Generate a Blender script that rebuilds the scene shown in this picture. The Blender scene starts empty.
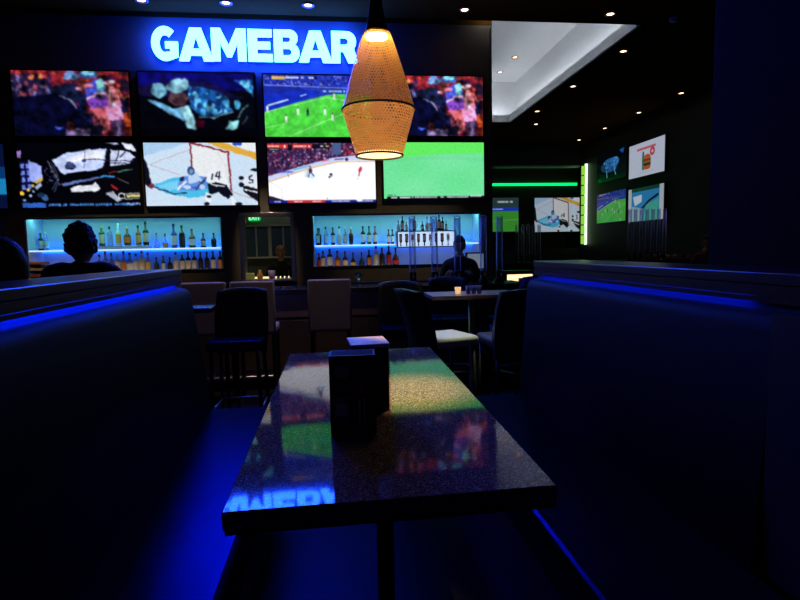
import bpy, bmesh, math, random
import numpy as np
from mathutils import Vector, Matrix
random.seed(7)
PI = math.pi
col = bpy.context.scene.collection
sc = bpy.context.scene

# ------------------------------------------------------------ camera numbers
F_PX = 550.0; CAM_H = 1.25
YAW = math.atan(62/F_PX); PITCH = math.atan(50/F_PX); ROLL = 0.02
FW = Vector((math.sin(YAW)*math.cos(PITCH), math.cos(YAW)*math.cos(PITCH), -math.sin(PITCH)))
R0 = Vector((math.cos(YAW), -math.sin(YAW), 0)); U0 = R0.cross(FW)
RT = R0*math.cos(ROLL) - U0*math.sin(ROLL); UP = U0*math.cos(ROLL) + R0*math.sin(ROLL)
CAM = Vector((0, 0, CAM_H))
def xat(px, Y):
    """world X, at depth Y, of a point a little below eye level seen in column px"""
    d = FW + RT*((px-400)/F_PX) + UP*((300-255)/F_PX)
    return d.x*Y/d.y
def zat(px, py, Y):
    d = FW + RT*((px-400)/F_PX) + UP*((300-py)/F_PX)
    return CAM_H + d.z*Y/d.y

# ------------------------------------------------------------ materials
MATS = {}
def srgb(r, g, b):
    f = lambda c: (c/255/12.92) if c/255 <= .04045 else ((c/255+.055)/1.055)**2.4
    return (f(r), f(g), f(b))
def mat(name, color, rough=.5, metal=0., emit=None, estr=1., trans=0., coat=0., noise=None, spec=.5, ior=1.45, alpha=1., tint=None):
    if name in MATS: return MATS[name]
    m = bpy.data.materials.new(name); m.use_nodes = True
    nt = m.node_tree; b = nt.nodes['Principled BSDF']
    b.inputs['Base Color'].default_value = (*color, 1)
    b.inputs['Roughness'].default_value = rough
    b.inputs['Metallic'].default_value = metal
    b.inputs['Specular IOR Level'].default_value = spec
    b.inputs['IOR'].default_value = ior
    b.inputs['Transmission Weight'].default_value = trans
    b.inputs['Coat Weight'].default_value = coat
    b.inputs['Alpha'].default_value = alpha
    if tint: b.inputs['Specular Tint'].default_value = (*tint, 1)
    if emit:
        b.inputs['Emission Color'].default_value = (*emit, 1)
        b.inputs['Emission Strength'].default_value = estr
    if noise:                                   # (scale, second colour, bump strength)
        s, c2, bump = noise
        tc = nt.nodes.new('ShaderNodeTexCoord'); n = nt.nodes.new('ShaderNodeTexNoise')
        n.inputs['Scale'].default_value = s; n.inputs['Detail'].default_value = 5
        nt.links.new(tc.outputs['Object'], n.inputs['Vector'])
        r = nt.nodes.new('ShaderNodeValToRGB')
        r.color_ramp.elements[0].position = .35; r.color_ramp.elements[1].position = .65
        r.color_ramp.elements[0].color = (*color, 1); r.color_ramp.elements[1].color = (*c2, 1)
        nt.links.new(n.outputs['Fac'], r.inputs['Fac']); nt.links.new(r.outputs['Color'], b.inputs['Base Color'])
        if bump:
            bp = nt.nodes.new('ShaderNodeBump'); bp.inputs['Strength'].default_value = bump
            bp.inputs['Distance'].default_value = .01
            nt.links.new(n.outputs['Fac'], bp.inputs['Height']); nt.links.new(bp.outputs['Normal'], b.inputs['Normal'])
    MATS[name] = m
    return m
def emis(name, c, s): return mat(name, (0, 0, 0), emit=c, estr=s, rough=.6)

def vinyl(name, dc, gc, rough):
    m = bpy.data.materials.new(name); m.use_nodes = True; nt = m.node_tree; nt.nodes.clear()
    out = nt.nodes.new('ShaderNodeOutputMaterial'); tc = nt.nodes.new('ShaderNodeTexCoord'); n = nt.nodes.new('ShaderNodeTexNoise')
    n.inputs['Scale'].default_value = 60; n.inputs['Detail'].default_value = 4; nt.links.new(tc.outputs['Object'], n.inputs['Vector'])
    bp = nt.nodes.new('ShaderNodeBump'); bp.inputs['Strength'].default_value = .03; bp.inputs['Distance'].default_value = .01
    nt.links.new(n.outputs['Fac'], bp.inputs['Height'])
    d = nt.nodes.new('ShaderNodeBsdfDiffuse'); d.inputs['Color'].default_value = (*dc, 1)
    g = nt.nodes.new('ShaderNodeBsdfGlossy'); g.distribution = 'BECKMANN'; g.inputs['Color'].default_value = (*gc, 1); g.inputs['Roughness'].default_value = rough
    a = nt.nodes.new('ShaderNodeAddShader')
    for q in (d, g): nt.links.new(bp.outputs['Normal'], q.inputs['Normal'])
    nt.links.new(d.outputs[0], a.inputs[0]); nt.links.new(g.outputs[0], a.inputs[1]); nt.links.new(a.outputs[0], out.inputs['Surface'])
    return m
M_wall = mat('dark_plum_paint', (.19, .155, .10), .8, noise=(30, (.20, .165, .11), .05), spec=.1)
M_black = mat('black_paint', (.012, .012, .014), .6, noise=(20, (.016, .016, .018), .02))
M_ceil = mat('black_ceiling_paint', (.075, .030, .004), .9, noise=(12, (.08, .033, .005), .03), spec=0.)
M_pillar = mat('navy_pillar_paint', (.016, .013, .009), .8, noise=(15, (.018, .015, .010), .03), spec=.05)
M_white = mat('white_ceiling_paint', (.75, .76, .78), .8, noise=(15, (.78, .79, .8), .02))
M_carpet = vinyl('dark_blue_platform_floor', (.006, .008, .008), (.002, .003, .008), .33)
M_floor = mat('dark_floor_tiles', (.02, .017, .016), .35, noise=(8, (.03, .025, .022), .05))
M_vinyl = vinyl('deep_blue_vinyl', (.006, .012, .014), (.002, .005, .043), .30)
M_vinyl_back = mat('blue_grey_backrest_vinyl', (.020, .036, .052), .6, noise=(55, (.023, .04, .058), .06), spec=.10, tint=(.5, .6, 1))
M_wood = mat('dark_stained_ledge_wood', (.03, .022, .026), .3, noise=(9, (.042, .03, .034), .04))
M_kick = mat('black_laminate', (.01, .01, .011), .4, noise=(14, (.014, .014, .015), .02))
M_steel = mat('brushed_steel', (.45, .43, .42), .35, 1., noise=(40, (.5, .48, .46), .02))
M_darksteel = mat('dark_steel', (.06, .06, .065), .4, .8)
M_chair = mat('charcoal_chair_vinyl', (.03, .032, .04), .45, noise=(50, (.036, .038, .046), .1))
M_cream = mat('pale_chair_vinyl', (.55, .56, .50), .5, noise=(50, (.6, .6, .55), .08))
M_stool = mat('mauve_grey_stool_fabric', (.27, .22, .25), .8, noise=(90, (.32, .26, .29), .2))
M_barwood = mat('brown_bar_panel', (.16, .10, .07), .5, noise=(6, (.2, .13, .09), .05))
M_bartop = mat('polished_dark_stone', (.02, .02, .025), .12, noise=(60, (.035, .033, .04), 0))
M_tablewood = mat('tan_table_wood', (.38, .24, .15), .3, noise=(7, (.46, .3, .19), .03))
M_bezel = mat('black_plastic', (.008, .008, .009), .3)
M_glow_panel = mat('frosted_back_panel', (.52, .70, .78), .6, noise=(4, (.55, .72, .8), 0))
M_glass = mat('clear_glass', (.95, .97, 1), .04, trans=1.)
def tube_mat():
    m = bpy.data.materials.new('clear_acrylic'); m.use_nodes = True; nt = m.node_tree; nt.nodes.clear()
    out = nt.nodes.new('ShaderNodeOutputMaterial'); lw = nt.nodes.new('ShaderNodeLayerWeight'); lw.inputs['Blend'].default_value = .35
    g = nt.nodes.new('ShaderNodeBsdfPrincipled'); g.inputs['Base Color'].default_value = (.55, .6, .75, 1); g.inputs['Roughness'].default_value = .2
    tr = nt.nodes.new('ShaderNodeBsdfTransparent'); tr.inputs['Color'].default_value = (.93, .95, 1, 1); mx = nt.nodes.new('ShaderNodeMixShader')
    nt.links.new(lw.outputs['Facing'], mx.inputs['Fac']); nt.links.new(tr.outputs[0], mx.inputs[1]); nt.links.new(g.outputs[0], mx.inputs[2]); nt.links.new(mx.outputs[0], out.inputs['Surface'])
    return m
M_tube = tube_mat()
M_liq = mat('amber_liquor', (.55, .2, .04), .1, trans=.6)
M_red = mat('red_plastic', (.35, .02, .02), .4)
M_skin = mat('tan_skin', (.40, .22, .15), .55, noise=(40, (.44, .25, .17), .03))
M_hair = mat('black_hair', (.008, .007, .007), .6, noise=(120, (.015, .012, .012), .3))
M_rhair = mat('reddish_brown_hair', (.25, .07, .03), .6, noise=(120, (.32, .1, .05), .3))
M_shirt = mat('black_shirt_cloth', (.012, .012, .016), .85, noise=(100, (.018, .018, .022), .15))
M_nshirt = mat('navy_shirt_cloth', (.02, .02, .04), .85, noise=(100, (.028, .026, .05), .15))
M_pants = mat('dark_trouser_cloth', (.015, .015, .02), .85, noise=(100, (.02, .02, .026), .15))
M_shoe = mat('black_shoe_leather', (.01, .01, .01), .35)
M_eye = mat('eye_white', (.7, .7, .7), .2)

# speckled table laminate
def table_mat():
    m = bpy.data.materials.new('speckled_granite_laminate'); m.use_nodes = True
    nt = m.node_tree; b = nt.nodes['Principled BSDF']
    tc = nt.nodes.new('ShaderNodeTexCoord')
    v = nt.nodes.new('ShaderNodeTexVoronoi'); v.inputs['Scale'].default_value = 330
    nt.links.new(tc.outputs['Object'], v.inputs['Vector'])
    s = nt.nodes.new('ShaderNodeSeparateColor'); nt.links.new(v.outputs['Color'], s.inputs['Color'])
    r = nt.nodes.new('ShaderNodeValToRGB'); cr = r.color_ramp
    cr.interpolation = 'CONSTANT'
    cr.elements[0].color = (.10, .07, .08, 1); cr.elements[1].position = .35; cr.elements[1].color = (.30, .22, .20, 1)
    for p, c in ((.6, (.18, .13, .14, 1)), (.78, (.55, .47, .42, 1)), (.88, (.05, .04, .05, 1))):
        e = cr.elements.new(p); e.color = c
    nt.links.new(s.outputs['Red'], r.inputs['Fac']); nt.links.new(r.outputs['Color'], b.inputs['Base Color'])
    b.inputs['Roughness'].default_value = .045
    b.inputs['Specular IOR Level'].default_value = .16
    n = nt.nodes.new('ShaderNodeTexNoise'); n.inputs['Scale'].default_value = 9
    nt.links.new(tc.outputs['Object'], n.inputs['Vector'])
    bp = nt.nodes.new('ShaderNodeBump'); bp.inputs['Strength'].default_value = .015; bp.inputs['Distance'].default_value = .01
    nt.links.new(n.outputs['Fac'], bp.inputs['Height']); nt.links.new(bp.outputs['Normal'], b.inputs['Normal'])
    return m
M_table = table_mat()

# perforated gold shade: holes are see-through
def shade_mat(name, scale_u, scale_v, holes, trl):
    m = bpy.data.materials.new(name); m.use_nodes = True
    nt = m.node_tree; nt.nodes.clear()
    out = nt.nodes.new('ShaderNodeOutputMaterial')
    uv = nt.nodes.new('ShaderNodeUVMap')
    mp = nt.nodes.new('ShaderNodeMapping'); mp.inputs['Scale'].default_value = (scale_u, scale_v, 1)
    nt.links.new(uv.outputs['UV'], mp.inputs['Vector'])
    sep = nt.nodes.new('ShaderNodeSeparateXYZ'); nt.links.new(mp.outputs['Vector'], sep.inputs['Vector'])
    def mth(op, a, bb=None):
        n = nt.nodes.new('ShaderNodeMath'); n.operation = op
        for i, x in enumerate((a, bb)):
            if x is None: continue
            if isinstance(x, (int, float)): n.inputs[i].default_value = x
            else: nt.links.new(x, n.inputs[i])
        return n.outputs[0]
    row = mth('FLOOR', sep.outputs['Y']); odd = mth('MULTIPLY', mth('MODULO', row, 2.), .5)
    fx = mth('SUBTRACT', mth('FRACT', mth('ADD', sep.outputs['X'], odd)), .5)
    fy = mth('SUBTRACT', mth('FRACT', sep.outputs['Y']), .5)
    d = mth('SQRT', mth('ADD', mth('MULTIPLY', fx, fx), mth('MULTIPLY', fy, fy)))
    hole = mth('LESS_THAN', d, holes)
    g = nt.nodes.new('ShaderNodeBsdfPrincipled')
    g.inputs['Base Color'].default_value = (.95, .52, .14, 1); g.inputs['Metallic'].default_value = .85
    g.inputs['Roughness'].default_value = .38
    tl = nt.nodes.new('ShaderNodeBsdfTranslucent'); tl.inputs['Color'].default_value = (1., .58, .17, 1)
    mx = nt.nodes.new('ShaderNodeMixShader'); mx.inputs['Fac'].default_value = trl
    nt.links.new(g.outputs[0], mx.inputs[1]); nt.links.new(tl.outputs[0], mx.inputs[2])
    tr = nt.nodes.new('ShaderNodeBsdfTransparent')
    m2 = nt.nodes.new('ShaderNodeMixShader')
    nt.links.new(hole, m2.inputs['Fac']); nt.links.new(mx.outputs[0], m2.inputs[1]); nt.links.new(tr.outputs[0], m2.inputs[2])
    nt.links.new(m2.outputs[0], out.inputs['Surface'])
    return m

# ------------------------------------------------------------ object helpers
def link(o): col.objects.link(o); return o
def tag(o, label=None, cat=None, group=None, kind=None):
    if label: o['label'] = label
    if cat: o['category'] = cat
    if group: o['group'] = group
    if kind: o['kind'] = kind
    return o
def empty(name, loc, rz=0, label=None, cat=None, group=None):
    o = bpy.data.objects.new(name, None); o.empty_display_size = .1
    o.location = loc; o.rotation_euler = (0, 0, rz); link(o)
    return tag(o, label, cat, group)
class MB:
    def __init__(s): s.bm = bmesh.new()
    def box(s, x0, x1, y0, y1, z0, z1, bev=0, mi=0, seg=2):
        r = bmesh.ops.create_cube(s.bm, size=1)
        for v in r['verts']:
            v.co = Vector(((x0+x1)/2+v.co.x*(x1-x0), (y0+y1)/2+v.co.y*(y1-y0), (z0+z1)/2+v.co.z*(z1-z0)))
        fs = {f for v in r['verts'] for f in v.link_faces}
        for f in fs: f.material_index = mi
        if bev:
            es = list({e for v in r['verts'] for e in v.link_edges})
            q = bmesh.ops.bevel(s.bm, geom=es, offset=bev, segments=seg, affect='EDGES', profile=.5)
            for f in q['faces']: f.material_index = mi; f.smooth = True
        return s
    def lathe(s, prof, cx=0, cy=0, n=20, mi=0, smooth=True, uv=False, caps=True):
        rings = []
        for r, z in prof:
            rings.append([s.bm.verts.new((cx+r*math.cos(2*PI*k/n), cy+r*math.sin(2*PI*k/n), z)) for k in range(n)])
        ul = s.bm.loops.layers.uv.verify() if uv else None
        L = [0]
        for i in range(1, len(prof)): L.append(L[-1]+math.hypot(prof[i][0]-prof[i-1][0], prof[i][1]-prof[i-1][1]))
        for i in range(len(rings)-1):
            for k in range(n):
                f = s.bm.faces.new((rings[i][k], rings[i][(k+1) % n], rings[i+1][(k+1) % n], rings[i+1][k]))
                f.material_index = mi; f.smooth = smooth
                if uv:
                    for lp, (uu, vv) in zip(f.loops, ((k, i), (k+1, i), (k+1, i+1), (k, i+1))):
                        lp[ul].uv = (uu/n, L[vv])
        if caps:
            if prof[0][0] > 1e-6:
                f = s.bm.faces.new(list(reversed(rings[0]))); f.material_index = mi
            if prof[-1][0] > 1e-6:
                f = s.bm.faces.new(rings[-1]); f.material_index = mi
        return s
    def tube(s, pts, r, n=8, mi=0, r2=None):
        pts = [Vector(p) for p in pts]; rings = []; m = len(pts)
        for i, p in enumerate(pts):
            t = (pts[min(i+1, m-1)]-pts[max(i-1, 0)]).normalized()
            a = Vector((0, 0, 1)) if abs(t.z) < .9 else Vector((1, 0, 0))
            u = t.cross(a).normalized(); w = t.cross(u)
            rr = r if r2 is None else r+(r2-r)*i/(m-1)
            rings.append([s.bm.verts.new(p+u*rr*math.cos(2*PI*k/n)+w*rr*math.sin(2*PI*k/n)) for k in range(n)])
        for i in range(m-1):
            for k in range(n):
                f = s.bm.faces.new((rings[i][k], rings[i+1][k], rings[i+1][(k+1) % n], rings[i][(k+1) % n]))
                f.smooth = True; f.material_index = mi
        for q in (rings[0], list(reversed(rings[-1]))):
            f = s.bm.faces.new(q); f.material_index = mi
        return s
    def prism(s, prof, y0, y1, mi=0, axis='y', smooth=False):
        """closed profile of (x,z) extruded along y"""
        a = [s.bm.verts.new((x, y0, z)) for x, z in prof]; b = [s.bm.verts.new((x, y1, z)) for x, z in prof]
        n = len(prof)
        for i in range(n):
            f = s.bm.faces.new((a[i], a[(i+1) % n], b[(i+1) % n], b[i])); f.material_index = mi; f.smooth = smooth
        a2 = [s.bm.verts.new(v.co) for v in a]; b2 = [s.bm.verts.new(v.co) for v in b]
        f = s.bm.faces.new(a2); f.material_index = mi; f = s.bm.faces.new(list(reversed(b2))); f.material_index = mi
        return s
    def ball(s, c, r, sub=2, mi=0, sc_=(1, 1, 1)):
        q = bmesh.ops.create_icosphere(s.bm, subdivisions=sub, radius=r)
        for v in q['verts']: v.co = Vector((v.co.x*sc_[0]+c[0], v.co.y*sc_[1]+c[1], v.co.z*sc_[2]+c[2]))
        for f in {f for v in q['verts'] for f in v.link_faces}: f.smooth = True; f.material_index = mi
        return s
    def build(s, name, mats, parent=None, loc=(0, 0, 0), rz=0, label=None, cat=None, group=None, kind=None, fix=True):
        if fix: bmesh.ops.recalc_face_normals(s.bm, faces=s.bm.faces)
        me = bpy.data.meshes.new(name); s.bm.to_mesh(me); s.bm.free()
        for m in (mats if isinstance(mats, (list, tuple)) else [mats]): me.materials.append(m)
        o = bpy.data.objects.new(name, me); o.location = loc; o.rotation_euler = (0, 0, rz)
        if parent: o.parent = parent
        link(o)
        return tag(o, label, cat, group, kind)
def struct(name, mb, m): return mb.build(name, m, kind='structure')
def dup(root, loc, rz=None, label=None, group=None):
    r = root.copy(); col.objects.link(r); r.location = loc
    if rz is not None: r.rotation_euler = (0, 0, rz)
    if label: r['label'] = label
    if group: r['group'] = group
    for ch in list(root.children):
        c = ch.copy(); col.objects.link(c); c.parent = r
        for g in list(ch.children):
            d = g.copy(); col.objects.link(d); d.parent = c
    return r
ORD = ['first', 'second', 'third', 'fourth', 'fifth', 'sixth', 'seventh', 'eighth', 'ninth', 'tenth', 'eleventh', 'twelfth',
       'thirteenth', 'fourteenth', 'fifteenth', 'sixteenth', 'seventeenth', 'eighteenth', 'nineteenth', 'twentieth', 'twenty first', 'twenty second', 'twenty third', 'twenty fourth']

# ------------------------------------------------------------ the room
ZF = -.30                      # main floor lies below the raised booth floor (z = 0)
YW = 7.56                      # television wall
CZ = 4.25
struct('floor', MB().box(-6.2, 7.6, -1.3, 16.2, ZF-.1, ZF), M_floor)
struct('floor_platform', MB().box(-6.2, 3.2, -1.2, 3.02, ZF, 0), M_carpet)
# ceiling with the opening of the lit tray
OX0, OX1, OY0, OY1 = 2.18, 4.2, 7.40, 13.1
c = MB()
c.box(-6.2, OX0, YW+.001, 16.2, CZ, CZ+.1); c.box(OX1, 7.6, OY0, 16.2, CZ, CZ+.1)
c.box(-6.2, 7.6, -1.3, OY0, CZ, CZ+.1); c.box(OX0, OX1, OY1, 16.2, CZ, CZ+.1)
struct('ceiling', c, M_ceil)
t = MB()
t.box(OX1-.012, OX1+.03, OY0, OY1+.03, CZ-.004, CZ+.16); t.box(OX0, OX1, OY1-.012, OY1+.03, CZ-.004, CZ+.16)
t.box(OX0, OX1, OY0-.03, OY0, CZ+.1, CZ+.18)
struct('trim_1', t, M_white)
t = MB()   # raised tray
TX1, TY1, TZ = 4.45, 13.38, 5.26
t.box(OX0-.25, TX1+.05, OY0-.3, TY1+.05, TZ, TZ+.05)
t.box(TX1, TX1+.05, OY0-.3, TY1+.05, CZ+.1, TZ); t.box(OX0-.25, TX1, TY1, TY1+.05, CZ+.1, TZ)
t.box(OX0-.3, OX0-.25, OY0-.3, TY1+.05, CZ+.1, TZ); t.box(OX0-.25, TX1, OY0-.35, OY0-.3, CZ+.1, TZ)
struct('ceiling_tray', t, M_white)
M_cove = emis('white_cove_led', (.82, .9, 1.), 17.)
for i, b in enumerate(((OX1+.06, OX1+.09, OY0, OY1), (OX0, OX1, OY1+.06, OY1+.09), (OX0-.1, OX0-.07, OY0, OY1), (OX0, OX1, OY0-.12, OY0-.09))):
    MB().box(*b, CZ+.115, CZ+.135).build('led_strip', M_cove, label=['white light strip along the right side of the lit ceiling tray', 'white light strip along the far end of the lit ceiling tray', 'white light strip along the left side of the ceiling tray, behind the television wall', 'white light strip along the near end of the lit ceiling tray'][i], cat='light strip', group='light strips in the ceiling tray')

# television wall with two bottle niches and two pass windows
NZ0, NZ1 = 1.0, 1.755
NL = (-3.945, -1.500); NR = (-.326, 2.005); WN = (-1.275, -.556, .86, 1.78); WL = (-5.0, -4.16, .86, 1.78)
WB = YW+.42
w = MB()
w.box(-6.2, 2.14, YW, WB, NZ1+.03, CZ)
w.box(-6.2, 2.14, YW, WB, ZF, .86)
for x0, x1 in ((-6.2, WL[0]), (WL[1], NL[0]), (NL[1], WN[0]), (WN[1], NR[0]), (NR[1], 2.14)): w.box(x0, x1, YW, WB, .86, NZ1+.03)
for n in (NL, NR):
    w.box(n[0], n[1], YW, WB, .86, NZ0); w.box(n[0], n[1], YW, WB, NZ1, NZ1+.03)
struct('wall_back', w, M_wall)
MB().box(2.141, 2.175, YW-.01, YW+.06, ZF, CZ-.001).build('trim_2', M_steel, kind='structure')
struct('wall_right', MB().box(7.3, 7.6, -1.3, 16.2, ZF, CZ), M_black)
struct('wall_left', MB().box(-6.5, -6.2, -1.3, 16.2, ZF, CZ), M_black)
struct('wall_front', MB().box(-6.2, 7.3, -1.5, -1.3, ZF, CZ), M_black)
# pillar beyond the right booth
struct('trim_pillar', MB().box(1.335, 2.4, .2, 1.86, 0, CZ), M_pillar)
# far wall with a wide framed opening
fx0, fx1, fz0, fz1 = 4.4, 7.27, 1.2, 3.60
w = MB(); w.box(-6.2, fx0, 16, 16.2, ZF, CZ); w.box(fx0, 7.3, 16, 16.2, ZF, fz0); w.box(fx0, 7.3, 16, 16.2, fz1, CZ)
w.box(fx0-.2, fx0, 16.2, 17.3, fz0-.3, fz1+.6); w.box(8.3, 8.4, 16.2, 17.3, fz0-.3, fz1+.6); w.box(fx0-.2, 8.4, 17.3, 17.4, fz0-.3, fz1+.6)
w.box(fx0-.2, 8.4, 16.2, 17.4, fz0-.35, fz0-.3); w.box(fx0-.2, 8.4, 16.2, 17.4, fz1+.6, fz1+.65); w.box(7.3, 8.4, 16, 16.2, fz0-.35, fz1+.65)
struct('wall_far', w, M_black)
fr = MB(); fr.box(fx0, fx1, 15.94, 16, fz1-.01, fz1+.05); fr.box(fx0-.05, fx0, 15.94, 16, fz0, fz1+.05)
struct('trim_3', fr, M_steel)
# kitchen behind the pass windows
k = MB()
k.box(-5.2, .1, 10.2, 10.3, ZF, 3); k.box(-5.3, -5.2, WB, 10.2, ZF, 3); k.box(.1, .2, WB, 10.2, ZF, 3); k.box(-5.3, .2, WB, 10.3, 3, 3.1)
struct('wall_kitchen', k, mat('kitchen_wall_paint', (.10, .12, .10), .7, noise=(10, (.12, .14, .12), 0)))
for i, W in enumerate((WN, WL)):
    fr = MB()
    fr.box(W[0]-.001, W[0]+.05, YW-.03, YW+.2, W[2], W[3], .004); fr.box(W[1]-.05, W[1]+.001, YW-.03, YW+.2, W[2], W[3], .004)
    fr.box(W[0]+.05, W[1]-.05, YW-.03, YW+.2, W[3]-.045, W[3], .004); fr.box(W[0]+.05, W[1]-.05, YW-.03, YW+.3, W[2], W[2]+.03, .004)
    struct('window_%d' % (i+1), fr, M_steel)

# ------------------------------------------------------------ bottle niches
M_top_led = emis('cyan_white_niche_led', (.26, 1., .82), 8.5)
M_blue_led = emis('blue_white_shelf_led', (.55, .68, 1.0), 1.25)
M_shelfglass = mat('pale_glass_shelf', (.45, .6, .9), .25, spec=.6)
SHL_Z = 1.335
for i, (n, side) in enumerate(((NL, 'left'), (NR, 'right'))):
    root = empty('bottle_niche', ((n[0]+n[1])/2, WB, NZ0), 0, 'wide %s back-bar display niche with glowing blue back panel and one shelf' % side, 'display shelf', 'lit bottle niches in the television wall')
    cx = (n[0]+n[1])/2; hw = (n[1]-n[0])/2; D = WB
    def B(x0, x1, y0, y1, z0, z1, bev=0): return MB().box(x0, x1, y0-D, y1-D, z0-NZ0, z1-NZ0, bev)
    B(-hw+.002, hw-.002, WB-.03, WB-.006, NZ0+.002, NZ1-.002).build('back_panel', M_glow_panel, root)
    for sx in (-1, 1):
        a, b = sorted((sx*(hw-.002), sx*(hw-.022)))
        B(a, b, YW+.005, WB-.035, NZ0+.002, NZ1-.002).build('side_panel', M_glow_panel, root)
    B(-hw+.03, hw-.03, YW+.03, WB-.04, SHL_Z-.022, SHL_Z-.002).build('shelf', M_shelfglass, root)
    B(-hw+.03, hw-.03, YW+.008, YW+.028, SHL_Z-.018, SHL_Z).build('shelf_light', M_blue_led, root, label='glowing blue-white shelf edge')
    B(-hw+.03, hw-.03, WB-.09, WB-.07, SHL_Z-.036, SHL_Z-.024).build('shelf_light', emis('blue_under_shelf_led', (.0, .13, 1.), 5), root, label='blue light under the shelf')
    B(-hw+.03, hw-.03, WB-.06, WB-.045, SHL_Z+.004, SHL_Z+.012).build('shelf_light', emis('deep_blue_shelf_led', (.0, .035, 1.), 20), root, label='blue light behind the bottles')
    B(-hw+.002, hw-.002, YW+.004, YW+.02, NZ1-.026, NZ1-.002).build('top_lip', M_kick, root)
    B(-hw+.03, hw-.03, YW+.10, YW+.16, NZ1-.008, NZ1-.003).build('top_light', M_top_led, root, label='pale cyan light along the top')
    B(-hw+.03, hw-.03, YW+.022, WB-.035, NZ0+.002, NZ0+.02).build('deck', M_shelfglass, root)
    B(-hw+.002, hw-.002, YW+.004, YW+.02, NZ0+.002, NZ0+.046).build('front_lip', M_kick, root)
    B(-hw+.03, hw-.03, YW+.08, YW+.11, NZ0+.0205, NZ0+.03).build('deck_light', emis('warm_deck_led', (1., .72, .38), 2.2), root, label='warm light strip behind the front lip')

# ------------------------------------------------------------ bottles
GL = {}
def bm_(k, c, trans=.0, rough=.12):
    if k not in GL: GL[k] = mat(k+'_bottle_glass', c, rough, trans=trans, spec=.6)
    return GL[k]
GLS = {'dark': bm_('dark', (.01, .01, .012)), 'green': bm_('green', (.02, .14, .05), .3), 'clear': bm_('clear', (.65, .75, .85), .75),
       'amber': bm_('amber', (.5, .18, .03), .35), 'brown': bm_('brown', (.08, .03, .015)), 'blue': bm_('blue', (.03, .08, .5), .3), 'red': bm_('red', (.4, .03, .03), .2),
       'frosted': bm_('frosted', (.7, .78, .85), .3, .4)}
LBL = {'cream': mat('cream_label_paper', (.75, .68, .5), .7), 'white': mat('white_label_paper', (.8, .8, .82), .7), 'orange': mat('orange_label_paper', (.75, .25, .05), .7),
       'red': mat('red_label_paper', (.6, .04, .03), .7), 'black': mat('black_label_paper', (.02, .02, .02), .6), 'yellow': mat('yellow_label_paper', (.8, .55, .12), .7)}
CAPS = {'dark': mat('black_bottle_cap', (.01, .01, .01), .4), 'gold': mat('gold_bottle_cap', (.7, .45, .1), .3, .8), 'red': mat('red_bottle_cap', (.5, .02, .02), .4), 'white': mat('white_bottle_cap', (.7, .7, .7), .4)}
SHAPES = {  # body radius, shoulder start, neck radius, neck start (fractions of height)
 'tall': (.036, .56, .013, .70), 'wine': (.037, .60, .013, .74), 'squat': (.052, .50, .016, .68), 'square': (.042, .62, .015, .74), 'round': (.055, .38, .014, .66)}
BC = {}
def bottle(kind, gl, lb, cp, x, y, z, h, label, group, flip=False):
    key = (kind, gl, lb, cp)
    if key not in BC:
        R, s0, rn, s1 = SHAPES[kind]; H = .30
        root = empty('bottle', (0, 0, 0), 0, label, 'bottle', group)
        if kind == 'round': pr = [(R*.7, 0), (R*.95, .03), (R, .07), (R*.9, .12), (R*.55, .16), (rn, s1*H), (rn, H*.9)]
        else: pr = [(R*.92, 0), (R, .008), (R, s0*H), (R*.93, (s0+.03)*H), (rn*1.5, (s1-.03)*H), (rn, s1*H), (rn, H*.9)]
        MB().lathe(pr, n=12).build('glass', GLS[gl], root)
        MB().lathe([(rn*1.12, H*.88), (rn*1.18, H*.89), (rn*1.18, H*.99), (rn*.9, H)], n=10).build('cap', CAPS[cp], root)
        if lb:
            l0, l1 = (.04, .10) if kind == 'round' else (.04, s0*H*.92)
            MB().lathe([(R*1.015, l0), (R*1.02, l0+.002), (R*1.02, l1-.002), (R*1.015, l1)], n=12, caps=False).build('label', LBL[lb], root)
        BC[key] = root; r = root; r.location = (x, y, z)
    else: r = dup(BC[key], (x, y, z), None, label, group)
    k = h/.30; r.scale = (k if k < 1.1 else 1.1, k if k < 1.1 else 1.1, k)
    if flip: r.rotation_euler = (PI, 0, 0)
    return r
GD = {'dark': 'dark glass', 'green': 'green glass', 'clear': 'clear glass', 'amber': 'amber', 'brown': 'brown glass', 'blue': 'blue glass', 'red': 'red', 'frosted': 'frosted pale'}
def row(items, y, z, wherewords, group, fromleft=''):
    for i, (px, kind, gl, lb, cp, h) in enumerate(items):
        lab = '%s %s%s bottle, %s from left %s' % (kind, gl, (' %s-labelled' % lb) if lb else '', ORD[i], wherewords)
        n = NL if px < 230 else NR
        bottle(kind, gl, lb, cp, min(max(xat(px, y), n[0]+.075), n[1]-.075), y, z, h, lab, group)
yb = YW+.22
row([(38, 'square', 'dark', 'white', 'dark', .23), (47, 'tall', 'clear', 'white', 'white', .24), (93, 'square', 'brown', 'white', 'dark', .26)], yb, SHL_Z, 'on left niche shelf beside the riser', 'bottles standing low on the left niche shelf')
MB().box(xat(97, yb), xat(151, yb), yb-.06, yb+.06, SHL_Z, SHL_Z+.045, .004).build('riser', M_shelfglass, label='low translucent riser lifting six bottles on the left niche shelf', cat='riser')
row([(103, 'square', 'green', 'cream', 'gold', .27), (111, 'square', 'clear', None, 'dark', .26), (119.5, 'tall', 'frosted', 'yellow', 'white', .30), (128.5, 'squat', 'brown', 'orange', 'gold', .25), (139.5, 'tall', 'amber', 'yellow', 'dark', .27), (147, 'tall', 'dark', 'cream', 'dark', .32)], yb, SHL_Z+.045, 'on the riser in left niche', 'bottles on the riser of the left niche')
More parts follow.
